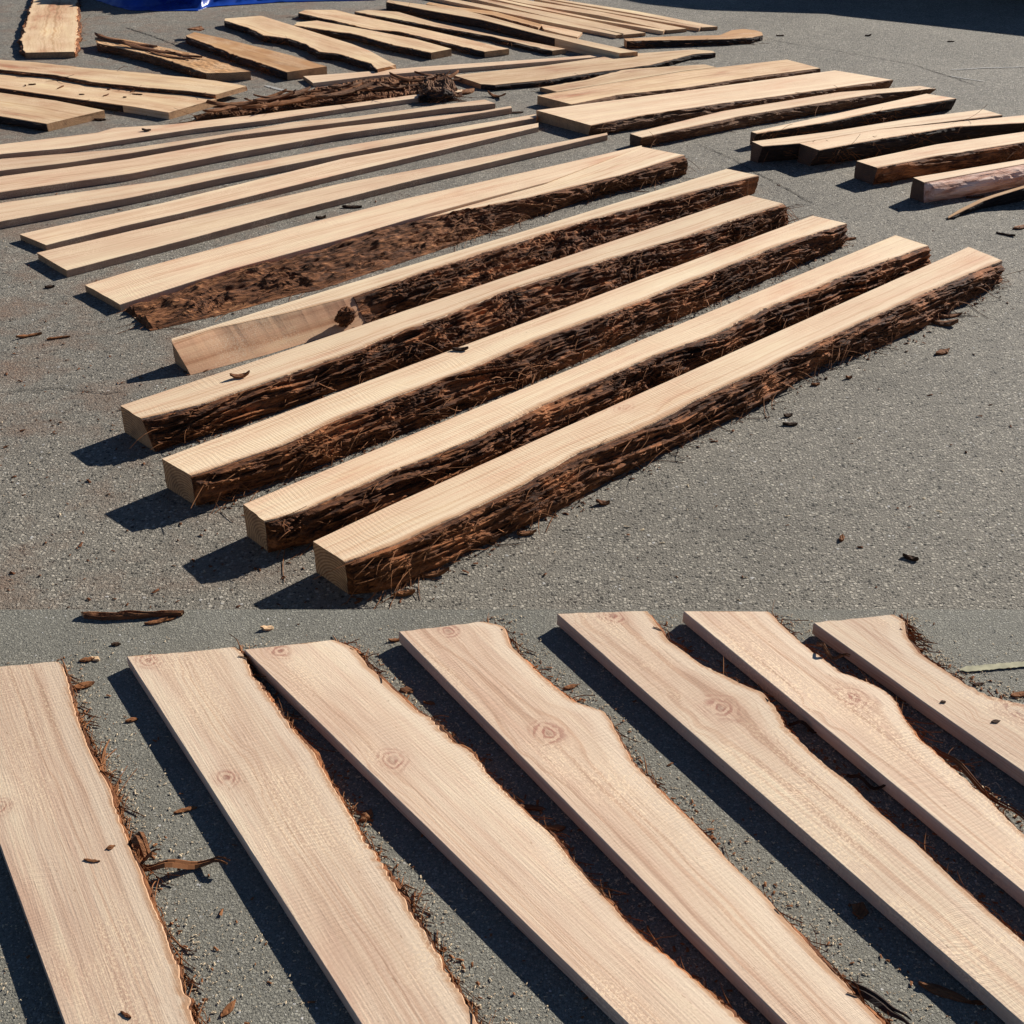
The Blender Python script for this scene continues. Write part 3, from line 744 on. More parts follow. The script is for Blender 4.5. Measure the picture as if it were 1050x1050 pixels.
GS = 'ragged live-edge boards in the back row'
SB = [
    ('timber_board', 'reddish split board with a grooved bark back and raised dark left tip', [(97, 38), (114, 38), (133, 41), (152, 45), (200, 55), (257, 73)], [(99, 44), (133, 51), (160, 58), (185, 66), (211, 75)], .075, 'orange', .012, 'barkred', (.08, 0)),
    ('timber_board', 'smooth orange board with a chunk of bark on its upper left end', [(200, 33), (228, 39), (256, 46), (300, 57), (335, 68)], [(191, 37), (215, 46), (237, 55), (265, 64), (294, 74)], .072, 'orange', .0, 'barkdark', (.12, 0)),
    ('timber_board', 'pale board with a strongly wavy dark bark edge and an orange right end', [(231, 19), (268, 16), (313, 30), (361, 45), (379, 52), (405, 66)], [(230, 21), (256, 29), (270, 36), (294, 39), (313, 45), (327, 53), (346, 55), (380, 65), (387, 71)], .065, 'far', .0, 'barkdark', (.05, .05)),
    ('timber_board', 'barky board with shaggy orange upper end and pale square lower end', [(303, 23), (325, 21), (380, 31), (427, 40), (463, 50)], [(302, 26), (342, 32), (360, 34), (408, 47), (442, 54)], .065, 'far', .0, 'barkdark', (.05, 0)),
    ('timber_board', 'smooth pale board with dark bark front, between the barky board and the narrower pale one', [(313, 10), (344, 10), (360, 14), (436, 30), (522, 50)], [(306, 13), (342, 21), (380, 30), (408, 32), (455, 43), (497, 53)], .055, 'far', .0, 'barkdark', (0, 0)),
    ('timber_board', 'narrow pale board with bark front edge, just in front of the long leaning beam', [(377, 10), (408, 12), (446, 23), (512, 37), (560, 46), (580, 50)], [(363, 12), (408, 20), (455, 29), (503, 37), (531, 44), (566, 52)], .045, 'far', .0, 'barkdark', (0, 0)),
]
for k, (nm, lab, F_, N_, t_, mt, rg, bm_, en) in enumerate(SB):
    plank(nm, lab, 'board', F_, N_, t_, mat=mt, group=GS, near=dict(NB, amp=.02, rows=10, thick=.008, mat=bm_, fibres=60), seed=100 + k, sample=.03, cols=12, jag=.012, rough=rg, ends=en)
plank('timber_beam', 'long thin-topped beam with a tall shadowed side, slanting behind the narrow pale board', 'beam',
      [(398, 0), (474, 9.5), (560, 33), (654, 53)], [(396, 2), (436, 10), (493, 20), (560, 37), (597, 46), (635, 54.5)], .085, mat='far', near=dict(NB, amp=.01, thick=.004, rows=8, mat='barkdark', s1=.75, fibres=50), seed=110, sample=.05, cols=7)
plank('timber_board', 'thin reddish ragged board lying behind the long leaning beam', 'board',
      [(440, 2), (467, 7), (508, 12), (556, 25)], [(437, 4), (462, 9), (505, 15.5), (552, 28)], .03, mat='orange', near=dict(NB, amp=.012, rows=6, thick=.004, mat='barkred'), seed=111, sample=.04, cols=6, jag=.01)
plank('timber_board', 'small pale offcut with a dark lump at its right tip', 'offcut',
      [(555, 24.5), (575, 28.5), (597, 33)], [(558, 30), (575, 34.5), (592, 38)], .025, mat='far', seed=112, sample=.04, cols=6, ends=(.05, .05))
GQ = 'thin planks fanned out at the back'
QL = ['front plank of the fan, nearest the small pale offcut', 'second plank of the fan, its broad cut end beside the front plank', 'slim third plank of the fan, mostly hidden by the one behind it',
      'fourth plank of the fan with a wide pale end', 'slim fifth plank of the fan, tucked against the rearmost one', 'rearmost plank of the fan, reaching farthest right']
QS = [
    ([(440, -6), (455, -3), (560, 17), (640, 34.5)], [(435, -4), (450, -1), (560, 22), (632, 36)]),
    ([(470, -7), (500, 0), (540, 8), (600, 20), (662, 33.5)], [(460, -7), (490, 0), (540, 12), (600, 26), (640, 35.5)]),
    ([(500, -4), (540, 4.6), (616, 20), (683, 30.5)], [(498, -2.5), (540, 6.7), (597, 18), (680, 32)]),
    ([(515, -6), (540, 0), (616, 12), (704, 29.2)], [(505, -4), (540, 4), (616, 16), (684, 31)]),
    ([(550, -2), (578, 3), (654, 16), (719, 27.6)], [(548, -1), (578, 4.8), (654, 18), (717, 29)]),
    ([(560, -4), (578, 0), (654, 11.5), (736, 27.2)], [(550, -4), (568, 0), (654, 14.6), (720, 28)]),
]
for k, (F_, N_) in enumerate(QS):
    plank('thin_plank', QL[k], 'thin plank', F_, N_, .034, mat='far', group=GQ, seed=120 + k, sample=.08, cols=5)
plank('bark_slab', 'bark-edged offcut with a pale flat top and orange swollen right end', 'bark slab',
      [(640, 39.5), (692, 37), (738, 36), (750, 31), (762, 29.5), (775, 31), (781, 33)], [(643, 42), (692, 41), (748, 40), (770, 38.5), (782, 36)], (.07, .05), mat='orange',
      near=dict(NB, amp=.02, rows=8, thick=.006, mat='barkdark', fibres=80), seed=130, sample=.03, cols=8, jag=.01)

SH = []
_r = np.random.RandomState(5)
for k in range(46):
    t = _r.rand(); x = 226 + 228 * t
    y = np.interp(x, [197, 277, 350, 436, 460], [117, 106, 95.5, 86, 83]) + _r.uniform(-1, 1) * np.interp(x, [197, 260, 330, 460], [1.5, 4.5, 6, 5])
    SH.append((x, y, _r.uniform(.07, .26), _r.uniform(.008, .030), 33 + _r.randn() * 16, _r.uniform(.012, .075), k % 4))
# dark splinters lying on the tan board at the left edge and on the boards beside it
SPL = [(26, 88), (33, 87), (62, 90), (84, 97), (109, 98), (128, 100), (136, 94), (141, 97), (112, 92)]

# ------------------------------------------------------------------ bark pile
GZ = 'slabs of torn bark in the pile'
plank('bark_slab', 'rough furrowed slab of bark with a pointed left tip, left piece of the bark pile', 'bark slab',
      [(197, 116), (237, 108), (277, 101), (313, 95), (345, 91)], [(200, 119), (275, 111), (313, 105), (350, 101)], .035, mat='barkred', body='bark', rough=.06, seed=140, sample=.012, cols=26, jag=.03, ends=(.1, .1),
      near=dict(NB, amp=.02, rows=8, thick=.006, mat='barkgrey', fibres=200), flen=2.2)
plank('bark_slab', 'reddish stringy slab of bark, long middle piece of the bark pile', 'bark slab',
      [(318, 88), (350, 84), (380, 81), (436, 76), (452, 79)], [(322, 102), (360, 100), (400, 97), (436, 94), (450, 93)], .045, mat='barkred', body='bark', rough=.085, seed=141, sample=.012, cols=26, jag=.03, ends=(.1, .1),
      near=dict(NB, amp=.02, rows=8, thick=.006, mat='barkred', fibres=260), flen=2.2)
plank('bark_slab', 'dark stubby lump of bark at the right end of the bark pile', 'bark lump',
      [(430, 82), (445, 74), (455, 74), (468, 82)], [(430, 92), (450, 92), (468, 90)], .10, mat='barkgrey', body='bark', rough=.07, seed=142, sample=.010, cols=26, jag=.03, ends=(.06, .06),
      near=dict(NB, amp=.025, rows=10, thick=.006, mat='barkdark', fibres=60))

# ================================================================== terrace: boards in the front row
GD = 'live-edge boards fanned out on the near terrace'
DB = [
    ('board at the far left with a long bark strip beside its right edge',
     [(-66, 690), (0, 868), (66, 1050), (92, 1122)], [(58, 678), (64, 681), (81, 741), (94, 771), (116, 818), (128, 853), (146, 896), (163, 943), (184, 994), (201, 1050), (226, 1122)], [(0, 827, .018)]),
    ('smooth straight board with one small knot by its left edge, second from the left',
     [(130, 674), (240, 846), (350, 1018), (415, 1122)], [(242, 663), (249, 669), (261, 692), (283, 720), (300, 750), (323, 771), (336, 797), (347, 814), (360, 837), (382, 873), (409, 913), (440, 963), (467, 1012), (490, 1050), (530, 1122)], [(233, 797, .022), (152, 677, .022)]),
    ('board with a ringed knot, its top corner touching the smooth board left of it',
     [(250, 666), (447, 858), (644, 1050), (716, 1122)], [(344, 656), (364, 663), (378, 683), (409, 710), (431, 730), (463, 757), (485, 772), (503, 797), (525, 819), (561, 851), (588, 884), (619, 918), (655, 958), (700, 994), (763, 1050), (840, 1122)], [(402, 780, .026), (288, 667, .024)]),
    ('fourth board from the left, with a broad oval knot and bulging right edge',
     [(409, 648), (555, 797), (700, 945), (806, 1050), (878, 1122)], [(496, 637), (516, 642), (525, 663), (552, 690), (588, 719), (619, 729), (634, 754), (647, 780), (681, 814), (711, 844), (741, 874), (771, 904), (806, 943), (840, 981), (874, 1016), (909, 1050), (985, 1122)], [(563, 752, .027), (460, 647, .022)]),
    ('board with a red-ringed knot and torn bark at its bulge, fifth from the left',
     [(571, 629.5), (671, 718), (771, 806), (1050, 1050), (1132, 1122)], [(664, 626.5), (673, 639), (686, 656), (720, 681), (759, 701), (784, 711), (793, 724), (806, 746), (831, 771), (866, 797), (900, 831), (943, 866), (986, 909), (1050, 964), (1132, 1033)], [(739, 726, .030), (628, 632, .024)]),
    ('board with a smeared pink knot and long bark strip along its lower right edge',
     [(701, 627), (876, 771), (1050, 915), (1132, 983)], [(789, 627), (801, 639), (836, 669), (866, 690), (896, 701), (919, 716), (926, 733), (943, 759), (969, 780), (999, 806), (1050, 853), (1132, 925)], [(876, 715, .030)]),
    ('board at the far right with a scooped right edge and a dark chip on it',
     [(834, 638.5), (950, 722), (1050, 792), (1132, 850)], [(917, 630), (928, 636), (930, 651), (943, 669), (973, 690), (994, 703), (1016, 714), (1050, 721), (1132, 742)], [(1046, 731, .03)]),
]
for k, (lab, F_, N_, kn_) in enumerate(DB):
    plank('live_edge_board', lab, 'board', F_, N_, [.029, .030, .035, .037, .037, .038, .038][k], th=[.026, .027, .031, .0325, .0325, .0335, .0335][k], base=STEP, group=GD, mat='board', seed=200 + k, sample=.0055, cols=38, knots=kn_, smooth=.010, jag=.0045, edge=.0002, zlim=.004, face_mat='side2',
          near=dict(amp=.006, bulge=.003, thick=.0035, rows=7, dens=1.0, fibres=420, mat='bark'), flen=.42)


# ================================================================== loose bark and chips
def chip(px, py, ln, wd, ang, label, mat='chipd', base=0.0, z=0.0, lift=.01, seed=0, group=None, name='bark_chip', cat='bark chip'):
    r = np.random.RandomState(seed + 300)
    n, m = 12, 5
    u = np.linspace(-1, 1, n)[:, None]; v = np.linspace(-1, 1, m)[None, :]
    w = wd * (1 - np.abs(u) ** (1.5 + r.rand() * 2)) * (.7 + .6 * vn(u * 3 + 9, u * 0, seed)) + .0012
    X = u * ln + 0 * v + (vn(v * 2 + 5, v * 0 + .5, seed) - .5) * wd * .8
    Y = v * w + ln * .22 * (r.rand() - .5) * u * u
    Z = lift * (r.rand() * .55 * (u + r.rand() - .5) ** 2 + .12) + wd * .3 * (1 - v * v) * (.4 + r.rand()) + (vn(X * 160, Y * 320, seed) - .5) * .004
    th = .0025 + .002 * r.rand()
    T = np.stack([X, Y, Z + th + .0015], -1).reshape(-1, 3); Bt = np.stack([X, Y * .96, np.maximum(Z - th, .0008)], -1).reshape(-1, 3)
    Fc = grid_faces(n, m) + [tuple(reversed(q)) for q in grid_faces(n, m, n * m)]
    per = [i * m for i in range(n)] + [(n - 1) * m + j for j in range(1, m)] + [i * m + m - 1 for i in range(n - 2, -1, -1)] + [j for j in range(m - 2, 0, -1)]
    for k in range(len(per)):
        a, b = per[k], per[(k + 1) % len(per)]
        Fc.append((a, b, b + n * m, a + n * m))
    o = link(name, np.r_[T, Bt], Fc, M[mat])
    o.scale = (1.25,) * 3 if base == 0 else ((.6, .6, .35) if z > .02 else (.85, .85, .6))
    p = at(px, py, base + z)
    o.location = Vector([float(c) for c in p]); o.rotation_euler = (0, 0, math.radians(ang))
    return tag(o, label, cat, group)


def curl(name, label, px, wid, base, mat, z0=.004, hump=.01, cat='bark strip', group=None):
    """a bent strip of bark: path in picture points on its floor"""
    pts = resample([at(x, y, base) for x, y in px], 14, .06)
    org = pts.mean(0); org[2] = base
    t = np.linspace(0, 1, 14)
    pts = pts - org; pts[:, 2] = z0 + hump * np.sin(np.pi * t * 1.6) ** 2
    v_, f_ = ribbons([pts, pts + np.array([wid * .5, wid * .8, .002])], [wid, wid * .6], .002)
    o = link(name, v_, f_, M[mat]); o.location = Vector([float(c) for c in org])
    return tag(o, label, cat, group)


T0 = STEP
chip(933, 573, .022, .008, -30, 'dark bark chip alone on the open asphalt, nearest the terrace edge', 'chipd', seed=1)
chip(863, 553, .016, .006, 70, 'short brown bark chip left of and behind the lone dark chip on open asphalt', 'fibre', seed=2)
chip(966, 362, .034, .014, 30, 'reddish bark chip on the asphalt right of the front beam', 'fibre', seed=3)
chip(808, 427, .016, .007, 10, 'small black bark crumb, upper of the two beside the front beam', 'chipd', seed=4)
chip(810, 436, .026, .007, 0, 'thin dark bark flake, lower of the two beside the front beam', 'chipd', seed=5)
chip(836, 395, .016, .006, 10, 'tiny brown flake close to the bark of the front beam', 'fibre', seed=6)
chip(1031, 241, .045, .007, -35, 'slim black splinter on the asphalt below the curved bark strip', 'chipd', seed=7)
chip(1046, 234, .045, .015, 25, 'curled bark piece cut by the right picture edge', 'barkred', seed=8, lift=.03)
chip(1000, 203, .05, .008, 10, 'dark splinter beside the tip of the curved bark strip', 'chipd', seed=9)
chip(472, 359, .03, .009, 0, 'loose dark chip lying flat on top of a thick beam', 'chipd', z=.14, seed=10)
chip(246, 387, .035, .010, 20, 'curl of pale bark on the left end of a thick beam', 'barkred', z=.131, seed=11, lift=.03)
chip(361, 213, .05, .012, 0, 'dark bark bit lying behind the cracked plank', 'chipd', seed=12)
chip(329, 224, .025, .012, 20, 'small black lump near the back edge of the cracked plank', 'chipd', seed=13)
chip(51, 295, .02, .008, 10, 'black bark bit on the asphalt left of the cracked plank', 'chipd', seed=14)
chip(103, 123.5, .035, .016, 0, 'dark bark bit before the square-ended board at the left', 'chipd', seed=15)
chip(150, 134, .026, .012, 0, 'dark bark chip lying on the bulging rearmost plank', 'chipd', z=.04, seed=16)
chip(509, 100, .08, .014, -40, 'brown bark flake standing near the dark ragged slab', 'fibre', seed=17, lift=.05)
chip(528, 116, .05, .016, 10, 'chunk of bark beside the chipped-end plank', 'chipd', seed=18)
chip(474, 96, .10, .04, 30, 'lump of stringy bark below the bark lump', 'barkred', seed=19, lift=.06)
chip(870, 388, .012, .005, 10, 'fine brown sliver on open asphalt midway to the reddish chip', 'fibre', seed=20)
chip(30, 345, .05, .006, 30, 'thin brown splinter on the asphalt near the left edge', 'fibre', seed=21)
chip(60, 347, .045, .004, 20, 'short brown sliver left of the rough bark slab', 'fibre', seed=22)
chip(890, 37, .025, .008, 0, 'dark speck of bark on the far open asphalt', 'chipd', seed=23)
chip(975, 43, .03, .006, 10, 'dark speck of bark on the far asphalt, right-hand one', 'chipd', seed=24)
chip(800, 37, .03, .008, 0, 'dark bark bit right of the orange swollen offcut', 'chipd', seed=25)
for k, (x, y, l, w_, a, z_, q) in enumerate(SH):
    chip(x, y, l, w_, a, 'torn shard of shaggy bark lying in the bark pile behind the long thin planks', ('barkred', 'barkgrey', 'fibre', 'barkred')[q], z=z_, lift=.05, seed=500 + k, group='torn shards heaped in the bark pile', name='bark_shard', cat='bark shard')
for k, (x, y, l, w_, a) in enumerate([(112, 41, .20, .028, -42), (128, 44, .26, .030, -36), (150, 51, .30, .024, -34), (142, 46, .20, .022, -30), (172, 58, .24, .016, -36), (188, 57, .2, .014, -36)]):
    chip(x, y, l, w_, a, 'long reddish bark splinter on the reddish split board at the back', 'barkred', z=.075, lift=.02, seed=560 + k, group='splinters on the reddish split board', name='bark_splinter', cat='splinter')
chip(201, 31, .06, .06, 60, 'upright chunk of bark at the top end of the orange board', 'barkred', z=.07, lift=.05, seed=570, name='bark_chunk', cat='bark chunk')
for k, (x, y) in enumerate(SPL):
    chip(x, y, .012 + .03 * ((k * 7) % 5) / 5, .004, (k * 67) % 140 - 60, 'small dark splinter lying on the wide tan board at the left edge', 'fibred', z=.0555, lift=.004, seed=400 + k, group='splinters on the wide tan board', name='bark_splinter', cat='splinter')
# bark fallen along the front beam
for k, (x, y, l, w_, a, lab) in enumerate([
        (975, 325, .06, .010, 20, 'brown bark strip fallen below the right end of the front beam'), (968, 333, .05, .018, -15, 'curled bark flake fallen below the right end of the front beam'),
        (868, 246, .05, .008, 10, 'dark flake at the right end of the cracked-bark beam'), (842, 258, .06, .010, 15, 'bark strip lying by the right end of the cracked-bark beam'),
        (1022, 290, .05, .008, 40, 'bark splinter at the tip of the front beam'), (540, 548, .03, .008, 10, 'red bark flake in front of the middle of the front beam'),
        (507, 553, .028, .010, 60, 'twisted red bark piece leaning at the foot of the front beam'), (446, 590, .04, .008, 10, 'dark red bark flake near the left foot of the front beam'),
        (415, 610, .03, .008, 10, 'brown flake below the left end of the front beam'), (618, 517, .02, .008, 0, 'orange-brown flake before the front beam at mid-length')]):
    chip(x, y, l, w_, a, lab, 'fibre' if k % 2 == 0 else 'barkred', seed=40 + k, lift=.02)

# terrace litter
plank('bark_slab', 'ragged red-brown bark piece at the terrace edge, above the two leftmost boards', 'bark slab', [(84, 626.2), (120, 625.6), (160, 625.6), (190, 625.8)], [(86, 631.5), (104, 633.5), (138, 630), (188, 627)], .012, base=STEP, mat='barkred', body='bark', rough=.022, seed=150, sample=.004, cols=16, jag=.012, ends=(.06, .06))
LT = [
    (160, 638.5, .026, .006, 20, 'red bark flake just below the ragged bark piece, left one', 'fibre'), (173, 635.5, .016, .006, 20, 'red bark flake just below the ragged bark piece, right one', 'fibre'),
    (90, 677, .016, .006, 10, 'curled bark flake between the two leftmost boards near their tops', 'fibre'), (98, 676, .012, .006, -30, 'pale wood chip next to the curled bark flake', 'chipw'),
    (84, 704, .028, .008, 20, 'red bark flake stuck out from the top of the leftmost board', 'fibre'), (119, 661, .010, .006, 0, 'dark bark crumb above the leftmost boards', 'chipd'),
    (274, 645, .013, .008, 10, 'pale wood chip lying above the second and third boards', 'chipw'), (135, 739, .012, .004, 20, 'brown sliver between the leftmost boards', 'fibre'),
    (114, 869, .010, .006, 30, 'brown bark crumb on the leftmost board, upper', 'fibre'), (94, 883, .022, .0035, -10, 'thin brown sliver on the leftmost board', 'fibre'),
    (129, 1041, .016, .003, -30, 'thin dark sliver on the bottom of the leftmost board', 'fibred'), (190, 831, .022, .004, 20, 'reddish sliver between the two leftmost boards', 'fibre'),
    (376, 838, .018, .009, 60, 'red bark tuft at the right edge of the second board', 'barkred'), (568, 850, .020, .008, 0, 'red bark flake at the right edge of the third board, lower', 'barkred'),
    (545, 829, .026, .006, -10, 'long red bark flake at the right edge of the third board, upper', 'barkred'), (417, 708, .014, .006, -10, 'tan bark flake at the upper right edge of the third board', 'barkred'),
    (405, 657, .014, .004, 10, 'brown flake at the upper corner of the fourth board', 'fibre'), (440, 721, .012, .004, -10, 'small flake between the third and fourth boards', 'fibre'),
    (571, 817, .014, .009, -20, 'dark bark lump at the left edge of the fourth board', 'chipd'), (585, 705, .016, .005, 20, 'tan flake at the upper right edge of the fourth board', 'fibre'),
    (881, 935, .018, .013, 60, 'dark bark chip half in shadow beside the fifth board', 'barkred'), (967, 1018, .040, .008, -25, 'long brown bark flake at the bottom, right of the fourth board', 'barkred'),
    (1003, 1029, .022, .003, -5, 'thin tail of bark right of the long brown flake', 'fibred'), (1021, 740, .014, .006, 10, 'dark chip on the scooped board at the right', 'chipd'),
    (967, 720, .008, .004, 0, 'dark crumb on the scooped board, left of the dark chip', 'chipd'), (1003, 702, .012, .004, 10, 'dark flake behind the scooped board', 'chipd'),
    (1045, 713, .020, .006, 10, 'brown bark bit behind the scooped board at the picture edge', 'fibre'), (864, 668, .030, .002, 62, 'thin red splinter standing up between the sixth and seventh boards', 'fibre'),
    (940, 665, .018, .005, -60, 'bark flake on the upper right edge of the scooped board', 'fibre'), (235, 1035, .018, .005, 60, 'reddish flake at the bottom right of the leftmost board', 'fibre'),
]
for k, (x, y, l, w_, a, lab, mt) in enumerate(LT):
    on = lab.find(' on the ') > 0 and 'edge' not in lab
    chip(x, y, l * 1.3, w_ * 1.3, a, lab, mt, base=T0, z=(.0292 if 'leftmost' in lab else .0382) if on else 0.0, lift=.05 if 'standing' in lab else (.003 if on else .010), seed=80 + k)
curl('bark_strip', 'long reddish bark strip lying across the gap beside the leftmost board', [(143, 893), (160, 896), (180, 893), (205, 889), (222, 889), (234, 893)], .009, T0, 'fibre', hump=.018)
curl('bark_strip', 'shaggy bark tuft hanging off the leftmost board at mid-height', [(136, 862), (143, 872), (150, 884), (156, 888), (163, 887)], .012, T0, 'barkred', hump=.03)
curl('bark_strip', 'thin dark bark strip curling between the fifth and sixth boards, lower', [(868, 797), (880, 806), (890, 810), (905, 812), (915, 811)], .0035, T0, 'chipd', hump=.02)
curl('bark_strip', 'thin dark bark strip curling between the fifth and sixth boards, upper', [(808, 745), (820, 749), (836, 753), (850, 756)], .004, T0, 'chipd', hump=.02)
curl('bark_strip', 'bent bark strip on the upper edge of the sixth board', [(836, 672), (842, 682), (852, 688), (868, 691)], .005, T0, 'barkred', z0=.035, hump=.02)
curl('bark_strip', 'long hanging bark strip along the lower edge of the sixth board', [(955, 775), (972, 790), (990, 808), (1018, 829), (1050, 858)], .006, T0, 'fibred', z0=.02, hump=.02)
curl('bark_strip', 'bark strip peeling off the bottom of the fourth board', [(870, 1019), (888, 1033), (905, 1041), (930, 1062)], .010, T0, 'barkdark', z0=.02, hump=.01)

# ------------------------------------------------------------------ sawdust and crumbs nobody could count
def scatter(name, pts, size, mat):
    V = []; Fc = []
    r = np.random.RandomState(len(pts))
    for p in pts:
        s_ = size * (.4 + r.rand() ** 2 * 1.6); a = r.rand() * 6.28; e = 1 + 2 * r.rand()
        c, d = math.cos(a), math.sin(a); b = len(V)
        tz = (r.rand(4) - .2) * s_ * .7
        for k, (x, y) in enumerate(((-e, -1), (e, -.8), (e * .8, 1), (-e * .9, .8))):
            V.append((p[0] + (x * c - y * d) * s_ * .5, p[1] + (x * d + y * c) * s_ * .5, p[2] + .0008 + max(0, tz[k])))
        V.append((p[0], p[1], p[2] + .001 + s_ * .5))
        Fc += [(b, b + 1, b + 4), (b + 1, b + 2, b + 4), (b + 2, b + 3, b + 4), (b + 3, b, b + 4)]
    return tag(link(name, V, Fc, mat, fix=False), kind='stuff')


dp = []
for k, (_, F_, N_, _) in enumerate(DB):
    nw = resample([at(x, y, STEP) for x, y in N_], 400, .01)
    for _ in range(900):
        i = rng.randint(400); d = abs(rng.randn()) * .035 + .006
        p = nw[i] + np.array([.84, .55, 0]) * d
        if p[1] < EDGE_Y - .02:
            dp.append((p[0], p[1], STEP + .0005))
for _ in range(9000):
    x, y = rng.uniform(0, 1050), rng.uniform(640, 1060)
    p = at(x, y, STEP)
    if vn(p[0] * 5, p[1] * 5, 3) > .55 - .25 * (y - 640) / 400:
        dp.append((p[0], p[1], STEP + .0005))
scatter('sawdust', dp, .0017, M['dust'])
cp_ = []
for _ in range(2600):
    x, y = rng.uniform(0, 1050) ** 1.0, rng.uniform(60, 625)
    if rng.rand() < (.9 if x < 420 else .10):
        p = at(x, y); cp_.append((p[0], p[1], .0005))
for (_, F_, N_, G_, *r_) in BEAMS:
    gw = resample([at(x, y) for x, y in G_], 300, .01)
    for _ in range(330):
        i = rng.randint(300); p = gw[i] + np.array([.5, -.8, 0]) * abs(rng.randn()) * .06
        cp_.append((p[0], p[1], .0005))
scatter('bark_crumbs', cp_, .0062, M['fibred'])
ep = []
for k, (_, F_, N_, _) in enumerate(DB):
    nw = resample([at(x, y, STEP) for x, y in N_], 400, .01)
    for _ in range(150):
        i = min(399, max(0, int(rng.choice([60, 150, 240, 330]) + rng.randn() * 45)))
        p = nw[i] + np.array([.84, .55, 0]) * (abs(rng.randn()) * .02 + .004)
        if p[1] < EDGE_Y - .02:
            ep.append((p[0], p[1], STEP + .0005))
for _ in range(500):
    p = at(rng.uniform(0, 1050), rng.uniform(640, 1060), STEP); ep.append((p[0], p[1], STEP + .0005))
scatter('bark_crumbs', ep, .0031, M['fibre'])
wp = []
for _ in range(320):
    x, y = rng.uniform(0, 1050), rng.uniform(90, 625)
    p = at(x, y); wp.append((p[0], p[1], .0005))
scatter('wood_crumbs', wp, .0045, M['dust'])


# ================================================================== blue tarpaulin heap at the back
def tarp():
    front = [(84, -7), (97, 0), (118, 7), (133, 11), (165, 12), (185, 11.5), (203, 11.5), (212, 8), (240, 6), (285, 3), (335, 1.5), (385, .5), (402, -4)]
    n, m = 150, 46
    fr = resample([at(x, y) for x, y in front], n, .01)
    V = np.zeros((n, m, 3)); v = np.linspace(0, 1, m)
    u = np.linspace(0, 1, n)
    lip = np.interp(u, [0, .26, .33, .40, .46, .55, .8, 1], [.0, .0, .15, .60, .10, .10, .25, .40])          # flat skirt lying on the asphalt
    hgt = np.interp(u, [0, .08, .4, .75, 1], [.05, .42, .55, .45, .05])
    for k in range(n):
        dep = 2.4 * v
        rise = np.clip((v * 2.4 - lip[k]) / .55, 0, 1); rise = rise * rise * (3 - 2 * rise)
        fall = np.clip((1 - v) / .3, 0, 1); fall = fall * fall * (3 - 2 * fall)
        x = fr[k, 0] + 0 * v; y = fr[k, 1] + dep
        z = hgt[k] * rise * fall
        w1 = ridged(x * 3.1 + y, y * 2.3 - x, 5, 3) - .6; w2 = ridged(x * 9 - y * 2, y * 7 + x * 3, 8, 3) - .6
        z = z + (w1 * .30 + w2 * .20) * (.3 + .7 * rise) * np.clip(v * 12, .25, 1)
        V[k, :, 0] = x + w2 * .03; V[k, :, 1] = y + w1 * .04; V[k, :, 2] = np.maximum(z, .006)
    o = link('tarpaulin', V.reshape(-1, 3), grid_faces(n, m), M['tarp'], smooth=True)
    sol = o.modifiers.new('thickness', 'SOLIDIFY'); sol.thickness = .003
    tag(o, 'crumpled blue tarpaulin heaped on the asphalt at the back left', 'tarpaulin')


tarp()


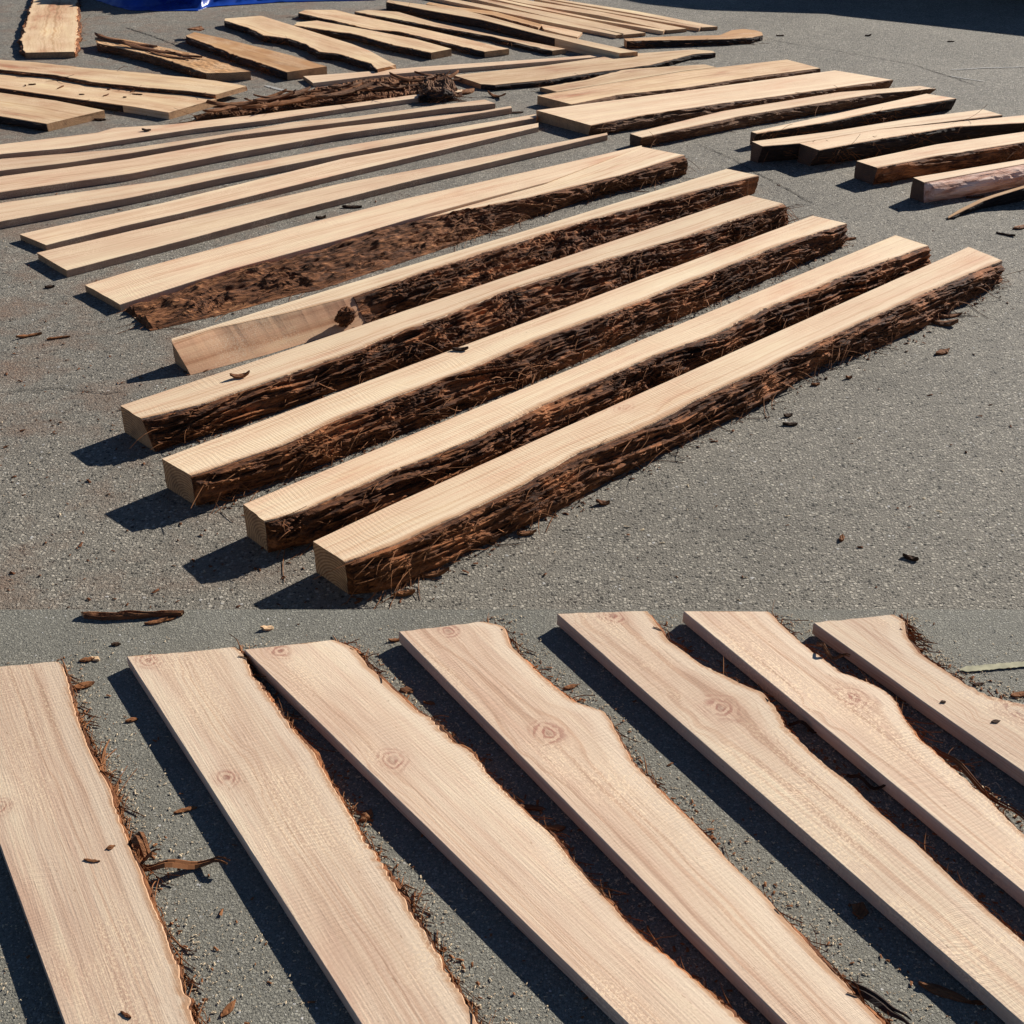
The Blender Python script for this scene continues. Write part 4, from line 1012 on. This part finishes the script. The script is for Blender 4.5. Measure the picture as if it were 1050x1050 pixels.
# ================================================================== dark car that throws the shadow at the back right
def car(x, y, rz):
    root = thing('parked_car', 'dark parked car beyond the frame whose shadow covers the back right asphalt', 'car', (x, y, 0), rz)
    # side profile: x forward from the rear axle
    low = [(-1.25, .30), (-1.3, .62), (-1.2, .86), (1.6, .93), (3.9, .88), (4.2, .72), (4.25, .42), (4.15, .26), (-1.0, .24)]
    bm = bmesh.new()

    def prism(bm, prof, w0, w1fn):
        Ls = []
        for sd in (-1, 1):
            Ls.append([bm.verts.new((px, sd * w1fn(pz) * w0, pz)) for px, pz in prof])
        bm.faces.new(Ls[0]); bm.faces.new(Ls[1][::-1])
        for k in range(len(prof)):
            bm.faces.new((Ls[0][k], Ls[0][(k + 1) % len(prof)], Ls[1][(k + 1) % len(prof)], Ls[1][k]))
    prism(bm, low, .88, lambda z: 1.0 - .06 * abs(z - .6) / .4)
    bmesh.ops.bevel(bm, geom=bm.edges[:], offset=.05, segments=2, affect='EDGES')
    bmesh.ops.recalc_face_normals(bm, faces=bm.faces)
    me = bpy.data.meshes.new('body'); bm.to_mesh(me); bm.free(); me.materials.append(M['carpaint'])
    o = bpy.data.objects.new('body', me); COL.objects.link(o); o.parent = root
    bm = bmesh.new()
    prism(bm, [(-1.15, .90), (-.95, 1.30), (-.4, 1.38), (.30, 1.34), (1.5, .93)], .82, lambda z: 1.0 - .38 * max(0, z - .9))
    bmesh.ops.bevel(bm, geom=bm.edges[:], offset=.04, segments=2, affect='EDGES')
    bmesh.ops.recalc_face_normals(bm, faces=bm.faces)
    me = bpy.data.meshes.new('cabin'); bm.to_mesh(me); bm.free(); me.materials.append(M['carpaint'])
    o = bpy.data.objects.new('cabin', me); COL.objects.link(o); o.parent = root
    for sd in (-1, 1):
        yy = lambda z: sd * (.82 * (1.0 - .38 * max(0, z - .9)) + .004)
        q = [(-.95, .98), (-.82, 1.26), (.26, 1.27), (1.1, .98)]
        V = [(a, yy(b), b) for a, b in q] + [(a, yy(b) - sd * .01, b) for a, b in q]
        link('window', V, [(0, 1, 2, 3), (4, 5, 6, 7), (0, 1, 5, 4), (1, 2, 6, 5), (2, 3, 7, 6), (3, 0, 4, 7)], M['glass'], root)
        V = [(4.13, sd * .5, .60), (4.15, sd * .75, .60), (4.10, sd * .75, .70), (4.12, sd * .5, .71)]
        V += [(a + .06, b, c) for a, b, c in V]
        link('headlight', V, [(0, 1, 2, 3), (4, 5, 6, 7), (0, 1, 5, 4), (1, 2, 6, 5), (2, 3, 7, 6), (3, 0, 4, 7)], M['lamp'], root)
    for ax in (-.35, 3.0):
        for sd in (-1, 1):
            V = []; Fc = []; K = 40
            prof = [(.20, .10), (.27, .115), (.315, .10), (.325, .06), (.325, -.06), (.315, -.10), (.27, -.115), (.20, -.10)]
            for k in range(K):
                a = 2 * math.pi * k / K
                for r_, w_ in prof:
                    V.append((ax + r_ * math.cos(a), sd * .80 + w_, .325 + r_ * math.sin(a)))
            for k in range(K):
                for j in range(8):
                    Fc.append((k * 8 + j, k * 8 + (j + 1) % 8, ((k + 1) % K) * 8 + (j + 1) % 8, ((k + 1) % K) * 8 + j))
            w = link('wheel', V, Fc, M['tyre'], root)
            V = []; Fc = []
            for k in range(20):
                a = 2 * math.pi * k / 20
                V += [(ax + .2 * math.cos(a), sd * .885, .325 + .2 * math.sin(a)), (ax + .2 * math.cos(a), sd * .74, .325 + .2 * math.sin(a))]
                Fc.append((2 * k, 2 * k + 1, (2 * k + 3) % 40, (2 * k + 2) % 40))
            Fc += [list(range(0, 40, 2)), list(range(1, 40, 2))[::-1]]
            link('rim', V, Fc, M['rim'], w)
    return root


car(4.2, 17.6, math.radians(-38))

# ================================================================== light, sky, camera
w = bpy.data.worlds.new('World'); SC.world = w; w.use_nodes = True
nt = w.node_tree; bg = nt.nodes['Background']
sky = nt.nodes.new('ShaderNodeTexSky'); sky.sky_type = 'NISHITA'; sky.sun_disc = False
sky.sun_elevation = EL; sky.sun_rotation = math.radians(45)
sky.air_density = .55; sky.dust_density = .0; sky.ozone_density = 3.0
nt.links.new(sky.outputs[0], bg.inputs[0]); bg.inputs[1].default_value = .05
sl = bpy.data.lights.new('Sun', 'SUN'); sl.energy = 5.0; sl.angle = math.radians(.53); sl.color = (1, .945, .86)
so = bpy.data.objects.new('Sun', sl); COL.objects.link(so)
sd = Vector((math.cos(EL) * math.cos(AZ), math.cos(EL) * math.sin(AZ), math.sin(EL)))
so.rotation_euler = (-sd).to_track_quat('-Z', 'Y').to_euler(); so.location = sd * 20

cam = bpy.data.cameras.new('Camera'); cam.sensor_width = 36; cam.lens = 36 * FOC / 1050; cam.clip_start = .05; cam.clip_end = 2000
co = bpy.data.objects.new('Camera', cam); COL.objects.link(co)
co.location = (0, 0, CAM_Z); co.rotation_euler = (math.pi / 2 - PITCH, 0, 0)
SC.camera = co
vs = SC.view_settings
vs.view_transform = 'Standard'; vs.look = 'None'; vs.gamma = 1; vs.use_curve_mapping = False
vs.exposure = .75
